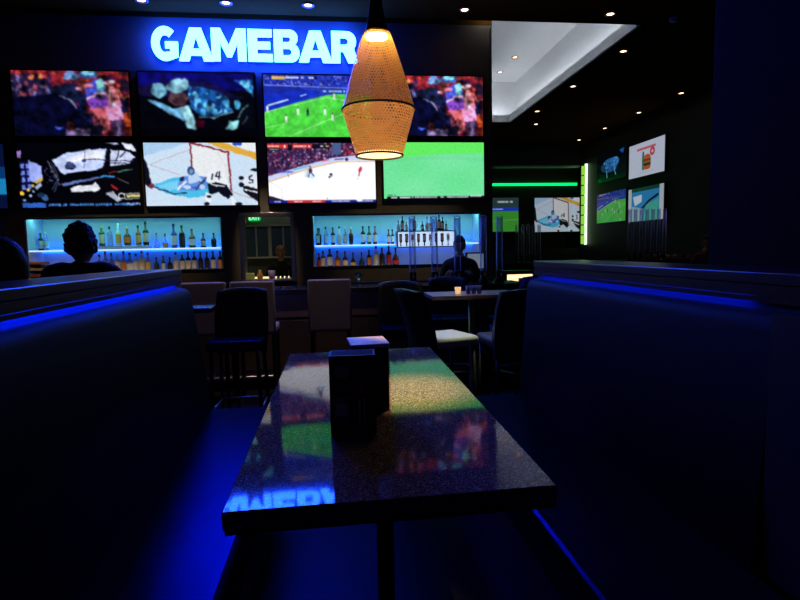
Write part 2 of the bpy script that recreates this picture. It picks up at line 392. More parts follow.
row([(157.5, 'round', 'clear', None, 'red', .21), (166, 'round', 'clear', 'orange', 'red', .20), (175, 'tall', 'blue', 'white', 'dark', .33), (183, 'wine', 'dark', 'black', 'dark', .31), (193, 'squat', 'brown', 'white', 'red', .26), (204, 'squat', 'dark', 'cream', 'dark', .20), (214.5, 'squat', 'dark', 'black', 'dark', .20)], yb, SHL_Z, 'right of the riser in left niche', 'bottles right of the riser in the left niche')
kk = [('square', 'frosted', 'cream', 'red'), ('tall', 'clear', 'yellow', 'red'), ('tall', 'clear', 'orange', 'red'), ('square', 'frosted', 'white', 'white'), ('tall', 'clear', 'orange', 'dark'), ('squat', 'clear', 'white', 'dark'), ('square', 'frosted', 'white', 'dark')]
L = [(99+6.1*i, *kk[i % 7], .25+.02*((i*5) % 3)) for i in range(9)]
L += [(156, 'squat', 'green', 'black', 'dark', .2), (163, 'tall', 'green', 'white', 'dark', .22), (169.5, 'squat', 'dark', 'black', 'dark', .2), (175.5, 'square', 'frosted', 'cream', 'dark', .26), (182, 'square', 'green', 'cream', 'white', .25),
      (188, 'wine', 'dark', 'cream', 'dark', .27), (194, 'wine', 'dark', 'cream', 'dark', .27), (200.3, 'wine', 'dark', 'black', 'dark', .26), (206.7, 'wine', 'dark', 'black', 'dark', .26), (213, 'wine', 'dark', 'cream', 'dark', .27), (220, 'wine', 'dark', 'orange', 'dark', .27)]
row(L, yb, NZ0+.02, "in left niche's lower row", 'bottles in the lower row of the left niche')
row([(315, 'square', 'dark', 'white', 'dark', .24), (320, 'tall', 'dark', 'black', 'dark', .24), (326.5, 'tall', 'clear', 'white', 'dark', .26), (333.5, 'wine', 'dark', 'white', 'dark', .25), (340, 'tall', 'frosted', 'cream', 'dark', .26), (345.7, 'tall', 'clear', 'cream', 'white', .25), (351.5, 'tall', 'red', 'black', 'white', .25),
     (363.5, 'wine', 'dark', 'white', 'dark', .26), (369.6, 'tall', 'green', 'white', 'dark', .26), (375.5, 'tall', 'red', 'white', 'red', .26), (389, 'tall', 'red', 'white', 'dark', .21), (392.8, 'tall', 'dark', 'white', 'dark', .21)], yb, SHL_Z, 'on the right niche shelf', 'bottles on the right niche shelf')
row([(315.5, 'wine', 'dark', 'red', 'red', .21), (323, 'square', 'amber', 'cream', 'dark', .24), (329.7, 'square', 'dark', 'white', 'dark', .27), (337.3, 'squat', 'amber', 'orange', 'dark', .24), (345, 'squat', 'brown', 'cream', 'red', .23), (353, 'round', 'brown', 'yellow', 'dark', .21), (361.5, 'round', 'green', 'black', 'dark', .21), (369, 'square', 'dark', 'orange', 'dark', .24),
     (376, 'square', 'frosted', 'cream', 'dark', .29), (382, 'square', 'brown', 'black', 'red', .27), (388.8, 'wine', 'dark', 'red', 'red', .30), (395.6, 'round', 'brown', 'red', 'dark', .27)], yb, NZ0+.02, "in right niche's lower row", 'bottles in the lower row of the right niche')
# dispensing rack in front of the right niche
rkx0, rkx1, ry = xat(397, 7.45), xat(455, 7.45), 7.45
rz0 = 1.29
rack = empty('bottle_rack', ((rkx0+rkx1)/2, ry, rz0), 0, 'white lit wall rack of upside-down bottles in the right niche', 'rack')
hw = (rkx1-rkx0)/2
MB().box(-hw, hw, .03, .10, 0, .20, .005).build('light_box', mat('lit_white_rack', (.7, .75, .85), .5, emit=(.55, .72, 1.), estr=.9), rack)
MB().box(-hw, hw, -.07, .10, .20, .215).build('top_shelf', M_steel, rack)
MB().box(-hw, hw, -.08, .03, -.01, .004).build('bottom_rail', mat('brown_rack_rail', (.2, .1, .06), .5), rack)
for sx in (-1, 1): MB().box(sx*hw-.01, sx*hw+.01, -.08, .07, .005, .199).build('side_bracket', M_steel, rack)
for i in range(9):
    px = 401+5.9*i; kd = [('wine', 'dark'), ('square', 'brown'), ('tall', 'clear')][i % 3]
    bottle(kd[0], kd[1], 'white', 'dark', xat(px, ry-.03), ry-.035, rz0+.175, .165, '%s upside-down bottle from the left in the lit white rack' % ORD[i], 'upside-down bottles in the white rack', flip=True)
for i, (px, kd, gl, h) in enumerate([(399, 'squat', 'clear', .14), (403, 'wine', 'green', .20), (407, 'square', 'red', .12), (415, 'wine', 'green', .2), (423, 'squat', 'dark', .13), (427.5, 'tall', 'clear', .19), (431.5, 'square', 'clear', .19), (439.5, 'wine', 'dark', .21), (443, 'wine', 'dark', .18), (446.5, 'tall', 'green', .13)]):
    bottle(kd, gl, 'white', 'dark', xat(px, ry), ry, rz0+.215, h, '%s bottle from the left on top of the white rack, %s' % (ORD[i], GD[gl]), 'bottles on top of the white rack')

# ------------------------------------------------------------ television pictures
SW, SH = 168, 96
SS = 3
class Pic:
    def __init__(s, bg):
        s.a = np.zeros((SH*SS, SW*SS, 3)); s.a[:] = np.array(bg)
        yy, xx = np.mgrid[0:SH*SS, 0:SW*SS]; s.x = (xx+.5)/(SW*SS)*100; s.y = (yy+.5)/(SH*SS)*56.25   # 100 x 56.25 units, y down
        s.blur = 1; s.grain = .10; s.warp = 0.; s.mottle = 0.
    def mask(s, pts):
        m = np.zeros(s.x.shape, bool); n = len(pts)
        for i in range(n):
            x0, y0 = pts[i]; x1, y1 = pts[(i+1) % n]
            if y0 == y1: continue
            c = ((y0 <= s.y) & (s.y < y1)) | ((y1 <= s.y) & (s.y < y0))
            m ^= c & (s.x < x0+(s.y-y0)*(x1-x0)/(y1-y0))
        return m
    def p(s, c, *pts): s.a[s.mask(pts)] = c; return s
    def e(s, c, cx, cy, rx, ry=None, ang=0):
        ry = ry or rx; dx = s.x-cx; dy = s.y-cy; ca, sa = math.cos(ang), math.sin(ang)
        s.a[((dx*ca+dy*sa)/rx)**2+((dy*ca-dx*sa)/ry)**2 < 1] = c; return s
    def l(s, c, w, *pts):
        for (x0, y0), (x1, y1) in zip(pts, pts[1:]):
            dx, dy = x1-x0, y1-y0; t = np.clip(((s.x-x0)*dx+(s.y-y0)*dy)/(dx*dx+dy*dy+1e-9), 0, 1)
            s.a[np.hypot(s.x-x0-t*dx, s.y-y0-t*dy) < w/2] = c
        return s
    def b(s, c, x0, y0, x1, y1): return s.p(c, (x0, y0), (x1, y0), (x1, y1), (x0, y1))
    def crowd(s, mask, cols, n, seed, rad=(.5, 1.2)):
        r = np.random.RandomState(seed); ys, xs = np.nonzero(mask)
        base = s.a.copy()
        for i in range(n):
            k = r.randint(len(ys)); q = rad[0]+(rad[1]-rad[0])*r.rand()
            s.e(cols[r.randint(len(cols))], s.x[ys[k], xs[k]], s.y[ys[k], xs[k]], q, q*1.2)
        s.a[~mask] = base[~mask]; return s
    def dash(s, c, x0, x1, y, h, seed, fill=.75):
        r = np.random.RandomState(seed); x = x0
        while x < x1:
            w = .6+1.4*r.rand()
            if r.rand() < fill: s.b(c, x, y-h/2, min(x+w, x1), y+h/2)
            x += w+.35
        return s
    def done(s):
        a = s.a.reshape(SH, SS, SW, SS, 3).mean((1, 3))
        r = np.random.RandomState(11); n = r.rand(SH, SW, 1)-.5
        def field(k):
            g = r.rand(int(SH/k)+3, int(SW/k)+3)-.5; yy, xx = np.mgrid[0:SH, 0:SW]/float(k); y0 = yy.astype(int); x0 = xx.astype(int); fy = yy-y0; fx = xx-x0
            fy = fy*fy*(3-2*fy); fx = fx*fx*(3-2*fx)
            return (g[y0, x0]*(1-fy)+g[y0+1, x0]*fy)*(1-fx)+(g[y0, x0+1]*(1-fy)+g[y0+1, x0+1]*fy)*fx
        if s.warp:
            yy, xx = np.mgrid[0:SH, 0:SW]
            dx = s.warp*(field(7)*1.6+field(3.5)*.9); dy = s.warp*(field(7)*1.6+field(3.5)*.9)
            a = a[np.clip(yy+dy, 0, SH-1).astype(int), np.clip(xx+dx, 0, SW-1).astype(int)]
        if s.mottle: a = a*(1+s.mottle*(field(9)*1.4+field(4)*1.1))[..., None]
        a = a*(1+s.grain*n)
        for _ in range(s.blur):
            p = np.pad(a, ((1, 1), (1, 1), (0, 0)), 'edge'); a = (p[:-2, 1:-1]+p[2:, 1:-1]+p[1:-1, :-2]+p[1:-1, 2:]+2*p[1:-1, 1:-1])/6
        a = np.clip(a, 0, 255)/255
        return np.where(a <= .04045, a/12.92, ((a+.055)/1.055)**2.4)

def pic_dance():
    P = Pic((95, 25, 45)); a = P
    P.b((120, 30, 40), 0, 0, 100, 14)
    P.crowd(P.y < 16, [(165, 40, 45), (85, 20, 45), (180, 65, 50), (50, 25, 60), (120, 30, 40)], 160, 1, (.8, 2))
    P.p((35, 25, 60), (0, 4), (20, 2), (34, 10), (34, 22), (0, 26))
    P.crowd(P.mask([(0, 4), (22, 4), (34, 12), (34, 22), (0, 24)]), [(90, 90, 140), (50, 40, 80), (140, 60, 80), (30, 25, 60)], 60, 2, (1, 2.4))
    P.e((220, 110, 60), 17, 6, 2.2).e((255, 140, 80), 24, 5, 1.8)
    P.p((8, 10, 42), (0, 22), (38, 19), (56, 30), (66, 40), (66, 57), (0, 57))
    P.p((20, 28, 60), (34, 14), (46, 10), (58, 12), (60, 26), (50, 28), (42, 22), (32, 18))
    P.l((150, 150, 190), 1.3, (40, 21), (50, 26), (54, 32)).l((90, 100, 160), 1, (26, 13), (34, 20))
    P.e((100, 140, 220), 50, 3.5, 6, 3.6).e((130, 170, 240), 51, 5.5, 7.5, 1.6)
    P.e((120, 50, 50), 60, 9, 3.4, 4)
    P.e((60, 100, 190), 65, 3, 8.4, 3.2).e((120, 200, 250), 65, 1.6, 7, 1.6)
    P.p((70, 80, 210), (62, 12), (72, 6), (79, 10), (80, 22), (64, 24)).e((130, 220, 250), 75, 12, 4, 5)
    P.l((210, 120, 130), 3, (56, 15), (66, 12)).l((235, 190, 220), 2.6, (64, 23), (72, 19), (80, 18))
    P.p((130, 70, 190), (63, 24), (80, 20), (82, 30), (66, 34)).p((20, 30, 80), (56, 22), (63, 18), (62, 38), (57, 44))
    P.p((190, 90, 100), (65, 33), (80, 30), (82, 44), (79, 54), (73, 54), (72, 42))
    P.p((150, 70, 90), (63, 36), (67, 34), (72, 48), (68, 50)).b((20, 20, 60), 60, 40, 66, 52)
    P.e((235, 200, 215), 83, 9.5, 4, 2).e((200, 120, 110), 83.5, 12.5, 2)
    P.p((200, 110, 120), (80, 15), (90, 15), (91, 30), (80, 30)).l((235, 210, 230), 1.2, (83, 15), (83, 27))
    P.p((215, 130, 175), (79, 29), (91, 26), (93, 41), (80, 41)).e((230, 210, 240), 84, 28, 2.4)
    P.b((60, 40, 70), 82, 41, 92, 56).b((110, 90, 140), 87, 41, 90, 56)
    P.e((30, 20, 40), 96, 12, 4.5, 6).p((25, 25, 70), (91, 22), (97, 20), (98, 34), (92, 35)).l((220, 110, 70), 1.8, (91, 16), (94, 24), (99, 20))
    P.p((225, 90, 40), (93, 36), (99, 34), (99, 48), (94, 48)).b((90, 30, 20), 94, 48, 100, 56)
    P.b((120, 100, 150), 42, 50, 64, 56).e((90, 40, 40), 47, 47, 3.6, 4).b((20, 20, 45), 66, 46, 74, 56)
    P.e((60, 90, 220), 37, 49, 3, 1.2)
    return P
def pic_driver():
    P = Pic((3, 4, 10))
    P.b((10, 8, 95), 0, 0, 100, 15); P.p((20, 14, 60), (0, 12), (34, 6), (60, 8), (90, 22), (0, 20))
    P.p((20, 80, 150), (42, 11), (56, 12), (76, 20), (80, 33), (64, 38), (50, 37), (43, 30))
    P.crowd(P.mask([(42, 11), (56, 12), (76, 20), (80, 33), (64, 38), (50, 37), (43, 30)]), [(70, 160, 220), (20, 60, 120), (40, 120, 190), (110, 200, 240), (15, 40, 90)], 60, 4, (1, 3))
    P.p((60, 150, 210), (82, 6), (98, 5), (98, 20), (92, 14))
    P.crowd(P.mask([(82, 6), (98, 5), (98, 20), (92, 14)]), [(110, 200, 240), (20, 70, 140)], 14, 5, (.8, 2))
    P.l((150, 210, 240), .8, (50, 38), (64, 39), (80, 34)).e((6, 10, 24), 81, 26, 4.5, 6).e((80, 190, 240), 83.5, 27, 2.6, 4.4)
    P.e((95, 65, 75), 33, 22, 8, 7).e((110, 75, 80), 40, 22, 2.5, 1.6).e((60, 35, 45), 34, 25, 6, 3)
    P.e((110, 165, 185), 33, 11.5, 10, 6, -.3).e((100, 155, 180), 17, 15.5, 6.5, 6.2).e((130, 180, 200), 36, 9.5, 7, 4, -.4)
    P.p((95, 155, 195), (6, 24), (14, 24), (27, 31), (40, 30), (46, 42), (36, 42), (22, 34))
    P.p((150, 210, 225), (34, 30), (42, 28), (47, 44), (47, 49), (40, 49))
    P.p((60, 5, 22), (46, 40), (55, 42), (54, 48), (48, 48))
    P.p((140, 215, 225), (72, 49), (76, 42), (85, 40), (83, 49)).e((4, 8, 16), 94, 37, 9, 12)
    P.l((120, 160, 170), .9, (84, 38), (88, 31), (93, 28)).l((90, 110, 120), .7, (88, 44), (92, 38)).b((2, 2, 6), 0, 49, 100, 57)
    P.b((2, 2, 8), 98.5, 0, 100, 57); return P
def pic_soccer():
    P = Pic((80, 215, 70))
    for k in range(6): P.p((72+8*(k % 2), 205+14*(k % 2), 62+8*(k % 2)), (-10+26*k, 57), (4+26*k, 57), (40+20*k, 20), (30+20*k, 20))
    P.p((35, 55, 190), (0, 0), (100, 0), (100, 14), (58, 18), (30, 25), (0, 34))
    P.crowd(P.mask([(0, 0), (100, 0), (100, 9), (0, 10)]), [(60, 70, 190), (20, 30, 110), (110, 120, 210), (30, 40, 150)], 260, 6, (.5, 1.1))
    P.p((25, 40, 150), (0, 10), (30, 10), (40, 14), (0, 18)); P.l((110, 130, 220), 1, (0, 9.5), (100, 12)); P.p((20, 45, 190), (0, 18), (40, 14), (56, 15), (30, 24), (0, 33))
    P.p((40, 60, 170), (40, 11.5), (100, 13), (100, 17), (58, 17))
    P.l((190, 220, 250), 1.5, (3, 28), (22, 22.5)).l((150, 190, 240), 1.2, (34, 19), (39, 17.5))
    P.dash((180, 220, 240), 55, 78, 14.5, 1.6, 3)
    P.b((235, 190, 90), 8, 1.5, 20, 4.2).dash((225, 230, 240), 20.5, 46, 2.6, 1.6, 4).b((15, 20, 60), 47, .8, 49, 4)
    P.l((160, 240, 150), .7, (4, 33), (58, 20), (100, 26)).l((160, 240, 150), .7, (22, 56), (60, 40), (100, 24)).l((160, 240, 150), .5, (0, 48), (20, 44)).e((110, 225, 100), 86, 40, 5, 2.5)
    P.l((150, 235, 140), .5, (70, 22), (100, 30))
    for x, y, c in [(31, 32, 'w'), (20, 39, 'w'), (40, 33, 'k'), (56, 32, 'w'), (63, 37, 'w'), (77, 37, 'k'), (78, 22, 'w'), (80, 27, 'w'), (65, 18, 'w'), (83, 52, 'w'), (3, 30, 'w')]:
        b = (235, 245, 240) if c == 'w' else (25, 40, 60)
        P.e(b, x, y, 1.1, 2).l(b, .8, (x-.4, y+1.5), (x-.8, y+4)).l(b, .8, (x+.4, y+1.5), (x+.9, y+4)).e((90, 60, 50), x, y-2.5, .7)
    return P
def pic_race():
    P = Pic((2, 2, 8))
    P.p((190, 205, 245), (28, 15), (40, 9), (58, 6), (74, 5), (70, 20), (66, 23), (36, 27))
    P.p((225, 228, 240), (42, 12), (58, 8), (72, 7), (70, 14), (40, 17))
    P.p((200, 210, 240), (77, 6), (93, 8), (97, 12), (92, 18), (76, 20)).p((225, 230, 250), (86, 0), (94, 1), (98, 6), (99, 8), (90, 5)).p((150, 160, 200), (72, .5), (82, 0), (84, 2))
    P.l((8, 8, 20), 1.4, (76, 4), (70, 24)).l((8, 8, 20), .8, (85, 5), (80, 18)).l((8, 8, 20), .8, (90, 7), (84, 13)).l((30, 35, 70), .7, (54, 14), (96, 16)).l((20, 20, 40), .6, (76, 17), (92, 18)).l((60, 65, 100), .5, (56, 7), (54, 22))
    P.e((25, 30, 70), 42.5, 20.5, 4.6, 2.9).e((60, 70, 120), 42.5, 18, 3, 1.6).l((150, 160, 210), .5, (39, 20.5), (46, 20.5)).e((40, 50, 110), 54.5, 15.5, 2, 1.6)
    P.p((150, 165, 235), (9, 15), (19, 20), (19, 32), (14, 34), (9, 33)).p((190, 160, 60), (11, 33), (19, 30), (19, 33), (14, 35))
    P.b((10, 12, 60), 2, 16, 8, 40).b((150, 110, 190), -2, 7, 3, 13)
    for k in range(4):
        for x in (3.5, 8): P.p((110, 130, 225), (x-1.4, 18+6*k), (x+1.2, 17.5+6*k), (x+1.4, 21.5+6*k), (x-1.2, 22+6*k))
    P.p((170, 180, 230), (12, 38), (17, 34), (18, 37), (14, 40)).e((235, 190, 60), 1.5, 43, 1.6).e((225, 190, 90), 6.5, 40.5, 1.4).e((200, 190, 120), 10.5, 37, 1.3).e((170, 190, 240), 8, 45, 1.2).e((150, 170, 220), 11, 41.5, 1.2).e((120, 150, 220), 3, 49, 1.1)
    for r_ in (14, 12): P.l((80, 90, 130), .6, *[(22+10*math.cos(t)*r_/14, 30+r_*math.sin(t)) for t in np.linspace(-1.1, 1., 9)])
    P.l((150, 160, 190), .5, (24, 16), (28, 24), (33, 36)); P.crowd(P.mask([(21, 20), (28, 20), (32, 36), (22, 36)]), [(70, 75, 110), (20, 20, 40)], 20, 3, (.4, 1))
    P.p((90, 110, 170), (34, 35), (56, 31), (68, 29), (68, 30.5), (36, 37)).l((60, 150, 230), 1.4, (68, 29), (78, 29)).l((70, 140, 120), 1.1, (82, 25), (94, 23)).l((120, 30, 30), 1, (74, 26), (80, 25))
    P.p((235, 238, 250), (41, 39), (48, 37), (60, 36), (63, 34), (66, 40), (62, 42), (42, 42)).l((150, 30, 30), 1.6, (76, 37), (80, 40)).l((90, 90, 80), .8, (80, 30), (90, 35))
    P.p((170, 180, 200), (70, 44), (77, 42), (84, 50), (80, 51)).l((240, 240, 250), .8, *[(84+2.6*math.cos(t), 46+2.6*math.sin(t)) for t in np.linspace(0, 6.3, 14)])
    P.b((210, 200, 120), 88, 45, 99, 47.4).l((230, 230, 235), .5, (86, 44), (100, 44)).l((230, 230, 235), .5, (86, 48.5), (100, 48.5))
    P.e((50, 90, 140), 20, 47, 2.6).e((25, 45, 80), 17, 45, 3, 2)
    P.b((45, 95, 190), 1, 51.5, 20, 55.5).dash((70, 130, 215), 22, 98, 53.5, 2, 7, .9).dash((150, 190, 240), 88, 99, 53, 1.4, 9)
    P.b((2, 2, 8), 99, 0, 100, 57); P.b((2, 2, 8), 0, 55.8, 100, 57); return P
def pic_goalie():
    P = Pic((205, 225, 245))
    P.p((170, 205, 240), (0, 12), (40, 0), (0, 0)); P.l((190, 150, 160), .5, (5, 19), (40, 6)).l((190, 150, 160), .5, (5, 19), (30, 28))
    P.p((75, 190, 235), (6, 37), (28, 30), (56, 32), (58, 46), (40, 49), (18, 45)).p((120, 210, 245), (10, 38), (28, 33), (40, 40), (20, 42))
    P.p((225, 170, 60), (56, 0), (70, 0), (100, 9), (100, 15), (78, 8)).p((235, 240, 245), (64, 0), (100, 0), (100, 8), (72, 0)).e((40, 80, 200), 83, .6, 4, 2)
    P.p((232, 236, 240), (42, 2), (74, 9), (74, 40), (50, 30), (42, 26)); P.l((205, 205, 205), .5, (65, 8), (72, 22), (74, 38))
    P.l((130, 30, 45), 1.4, (41, 0), (42, 26)).l((130, 30, 45), 1.6, (42, 0), (74.5, 8.5)).l((130, 35, 50), 1.5, (74.5, 8), (76, 42)).l((200, 170, 170), .8, (76, 43), (100, 52))
    # keeper
    P.p((95, 140, 225), (30, 31), (40, 28), (54, 30), (56, 38), (46, 42), (28, 42)).p((190, 215, 245), (38, 26), (46, 26), (50, 34), (38, 36)).e((40, 70, 120), 40.5, 24.5, 3.5, 4).e((110, 150, 200), 40.5, 25.5, 2, 2.2)
    P.e((25, 35, 70), 32, 32, 2.2).l((235, 240, 250), 1.6, (28, 41), (36, 34)).l((35, 45, 100), 1.4, (44, 41), (55, 30)).l((60, 70, 130), .9, (47, 34), (54, 40))
    P.l((40, 50, 80), 1.2, (7, 39), (24, 45), (36, 44.5)); P.p((10, 12, 25), (0, 14), (2.5, 18), (5, 36), (4, 40), (0, 36)).e((120, 40, 70), 5, 38, 2.2)
    P.l((60, 90, 170), 1.2, (33, 38), (46, 40)).e((200, 220, 250), 36, 39, 3.6, 1.8).e((190, 210, 245), 50, 39, 3, 2)
    # player with number 14
    P.p((235, 240, 248), (55, 26), (60, 22), (68, 24), (72, 32), (70, 40), (58, 36), (54, 34)).e((235, 240, 245), 61, 21, 3, 2.5)
    P.l((15, 20, 40), 1.3, (60, 27.5), (59, 32)).l((15, 20, 40), 1.2, (64.5, 26), (62.5, 30), (67, 30.5)).l((15, 20, 40), 1.2, (66.3, 26), (65.4, 32.5))
    P.p((12, 14, 28), (55, 36), (62, 35), (72, 38), (77, 46), (72, 50), (64, 44), (59, 46), (56, 46)).l((230, 235, 240), 1, (58, 36), (62, 38), (70, 39))
    P.p((235, 240, 248), (53, 44), (58, 46), (56, 54), (52, 54)).e((15, 18, 30), 55.5, 48, 2.4, 1.2).e((15, 18, 30), 53, 54.5, 2.4, 1.6).p((235, 240, 248), (74, 46), (80, 52), (82, 56), (76, 56)).e((20, 22, 40), 82, 55, 3, 1.6)
    # player at the right with number 5
    P.p((225, 232, 245), (86, 32), (96, 26), (100, 28), (100, 42), (88, 40)).e((15, 20, 35), 98, 24, 4, 1.6).e((15, 20, 35), 85, 31, 2.4, 1.8).e((15, 20, 35), 85, 37, 2.6, 2.2)
    P.l((15, 20, 40), 1.1, (95.5, 29), (92.5, 30), (93, 32.4), (95.5, 33), (95, 35.5), (92, 36))
    P.p((12, 14, 28), (86, 38), (100, 41), (100, 53), (92, 48), (87, 43)).l((235, 240, 245), 1.4, (88, 41.5), (100, 45))
    return P
def pic_rink():
    P = Pic((250, 252, 255))
    m = P.mask([(0, 0), (100, 0), (100, 14), (60, 15), (36, 21), (0, 31)]); P.a[m] = (60, 30, 70)
    P.crowd(m, [(120, 50, 90), (50, 50, 110), (30, 25, 50), (150, 80, 110), (90, 90, 150), (25, 20, 40), (190, 150, 180)], 420, 8, (.5, 1.1))
    P.crowd(P.mask([(66, 2), (100, 2), (100, 12), (66, 12)]), [(200, 50, 60), (150, 40, 60), (90, 30, 60)], 80, 9, (.5, 1))
    P.b((70, 90, 140), 60, 0, 68, 11)
    P.p((200, 205, 240), (0, 31), (30, 22), (60, 14), (80, 12), (100, 13), (100, 17), (72, 16.5), (40, 23), (0, 36)).l((225, 185, 120), 1, (0, 36.5), (38, 24), (66, 17.6), (100, 17.6))
    P.dash((50, 80, 200), 11, 23, 27, 1.8, 2, 1).l((90, 180, 220), 1.4, (24, 25), (38, 21.5)).l((220, 90, 120), 1, (50, 17), (56, 16)).l((60, 60, 150), 1, (62, 15.5), (70, 15)).e((40, 50, 120), 73, 15.5, 1.6)
    P.b((215, 45, 35), 0, 1.5, 19, 5).b((215, 45, 35), 23, 1.5, 41, 5).b((15, 12, 25), 19, 1.5, 23, 7.5).b((15, 12, 25), 41, 1.5, 58, 5.5).b((15, 12, 25), 0, 5, 12, 7.5)
    P.dash((250, 235, 230), 1, 11, 3.3, 1.2, 3, 1).dash((250, 235, 230), 24.5, 36, 3.3, 1.2, 4, 1).dash((235, 235, 240), 49, 52, 3.3, 1.4, 5, 1).dash((235, 200, 90), 54, 57, 3.3, 1.4, 6, 1).dash((120, 220, 210), 2, 11, 6.2, .8, 7, 1)
    P.b((245, 245, 255), 15.5, 2.4, 16.8, 4.6); P.b((245, 245, 255), 38, 2.4, 39, 4.6)
    P.p((205, 235, 252), (33, 26), (44, 29), (42, 34), (34, 32)).l((210, 150, 150), .5, (36, 22), (36, 31), (34, 31)).e((60, 50, 90), 39, 26, 1.8, 2.4).l((80, 70, 110), 1, (38, 28), (37, 32)).l((80, 70, 110), 1, (40, 28), (42, 31)).e((190, 80, 90), 39, 22.5, 1)
    P.e((60, 55, 80), 58, 29.5, 1.5, 1.2).l((90, 90, 110), .8, (56, 32), (59, 31)).e((70, 70, 95), 56.5, 32, 1).l((120, 120, 140), .6, (18, 29), (19, 32))
    P.e((200, 60, 80), 85.5, 25, 1.6, 2.8, .4).l((170, 50, 80), 1.1, (85, 27), (84, 31)).l((200, 110, 120), .5, (83.5, 33), (82.4, 34))
    P.l((205, 205, 215), .5, (3, 37), (12, 43), (12, 52)).l((205, 205, 215), .4, (3, 37), (3, 52)).e((190, 150, 150), 54, 52, .8)
    P.p((40, 20, 40), (0, 49), (4, 50), (16, 54), (30, 55), (0, 57)); P.b((15, 25, 130), 0, 53.5, 100, 57).b((190, 45, 45), 17, 53.4, 52, 56)
    for a, b in ((5, 11), (23, 31), (40, 48), (58, 75), (86, 97)): P.dash((235, 235, 245), a, b, 54.7, 1.2, int(a), 1)
    P.e((235, 240, 250), 84, 53.6, 3, 1.8)
    return P
def pic_grass():
    P = Pic((120, 240, 165)); P.p((105, 250, 105), (0, 0), (100, 0), (100, 11), (60, 11.5), (30, 14), (0, 18))
    d = P.y-(14+(P.x-55)**2*.0012)
    P.a[...] = np.where((d > 0)[..., None] & (d < 3)[..., None], P.a*.97+np.array((0, 0, 4)), P.a)
    n = np.sin(P.x*.09+P.y*.11)*5+np.sin(P.x*.05-P.y*.16+1)*5; P.a += (n*(P.y > 14))[..., None]*np.array((.9, .25, .8))
    P.dash((30, 60, 50), 4, 14, 52.6, .8, 2, .5); P.b((5, 8, 20), 3, 54, 100, 57)
    P.b((225, 232, 240), 7, 54.4, 13, 55.8).b((230, 235, 245), 15.5, 54.2, 26, 55.9).dash((215, 220, 235), 27, 84, 54.9, 1.5, 12, .9).dash((235, 240, 245), 86, 97, 54, 1.8, 15, .9).b((120, 250, 160), 0, 0, .6, 57)
    return P
def pic_burger():
    P = Pic((188, 196, 216)); P.dash((200, 60, 70), 24, 76, 11, 4, 3, .97).p((188, 196, 216), (22, 12.6), (78, 12.6), (78, 16), (22, 16))
    P.e((90, 45, 50), 67, 19, 6.5, 6.5).e((215, 60, 80), 67, 19, 5.5, 5.5).e((235, 180, 190), 67, 19, 2.5)
    P.b((50, 110, 110), 39, 20, 45, 46).b((30, 70, 75), 40, 16, 44, 20).b((40, 90, 60), 39, 27, 45, 34)
    P.e((175, 90, 45), 53, 27, 9.5, 5.5).b((140, 45, 30), 43, 29, 63, 33).b((90, 130, 50), 43, 33, 63, 35.5).b((80, 35, 30), 43, 35.5, 63, 40).b((190, 110, 50), 43, 40, 63, 43).e((165, 85, 45), 53, 43, 9.5, 3.4)
    P.dash((150, 155, 175), 30, 70, 50, .9, 5, .8); return P
def pic_pigfish():
    P = Pic((2, 6, 14)); P.e((35, 95, 160), 45, 28, 26, 13).e((50, 120, 190), 60, 24, 16, 9).e((25, 60, 100), 24, 30, 10, 8).l((120, 180, 210), 2.2, (34, 38), (36, 50)).l((120, 180, 210), 2.2, (60, 38), (66, 48))
    P.crowd(P.mask([(22, 20), (70, 16), (72, 38), (24, 40)]), [(90, 170, 220), (25, 70, 120), (60, 130, 180)], 40, 3, (1, 2.4)).p((30, 90, 170), (76, 6), (92, 4), (88, 14)).e((10, 60, 30), 10, 52, 5, 3)
    return P
def pic_golf():
    P = Pic((45, 130, 190)); P.b((20, 60, 50), 0, 0, 100, 6).b((185, 195, 205), 0, 0, 10, 57).b((185, 195, 205), 88, 0, 100, 57)
    P.p((200, 220, 235), (14, 14), (40, 12), (40, 24), (20, 30)).l((10, 20, 40), 4, (40, 36), (60, 24), (84, 16)).p((70, 170, 150), (52, 30), (86, 22), (86, 57), (44, 57)).p((150, 180, 200), (12, 30), (44, 36), (40, 57), (12, 57)); return P
def pic_goal_far():
    P = pic_goalie(); return P
def pic_blue():
    P = Pic((8, 20, 60)); P.b((30, 140, 200), 60, 30, 100, 44).b((10, 60, 120), 60, 20, 100, 30); return P
def pic_soccer_wide():
    P = Pic((55, 140, 45)); P.b((40, 60, 60), 0, 0, 100, 16).b((25, 55, 180), 0, 16, 100, 22).dash((180, 200, 240), 20, 60, 19, 2, 2, 1).dash((210, 220, 230), 45, 85, 7, 3, 5, .9)
    P.l((110, 180, 90), .8, (0, 40), (100, 36)); return P
M_scr = {}
def screen_mat(st):
    if st in M_scr: return M_scr[st]
    m = bpy.data.materials.new('glowing_picture'); m.use_nodes = True; nt = m.node_tree
    b = nt.nodes['Principled BSDF']; b.inputs['Base Color'].default_value = (.01, .01, .01, 1); b.inputs['Roughness'].default_value = .25
    a = nt.nodes.new('ShaderNodeAttribute'); a.attribute_name = 'picture'
    nt.links.new(a.outputs['Color'], b.inputs['Emission Color']); b.inputs['Emission Strength'].default_value = st
    M_scr[st] = m; return m
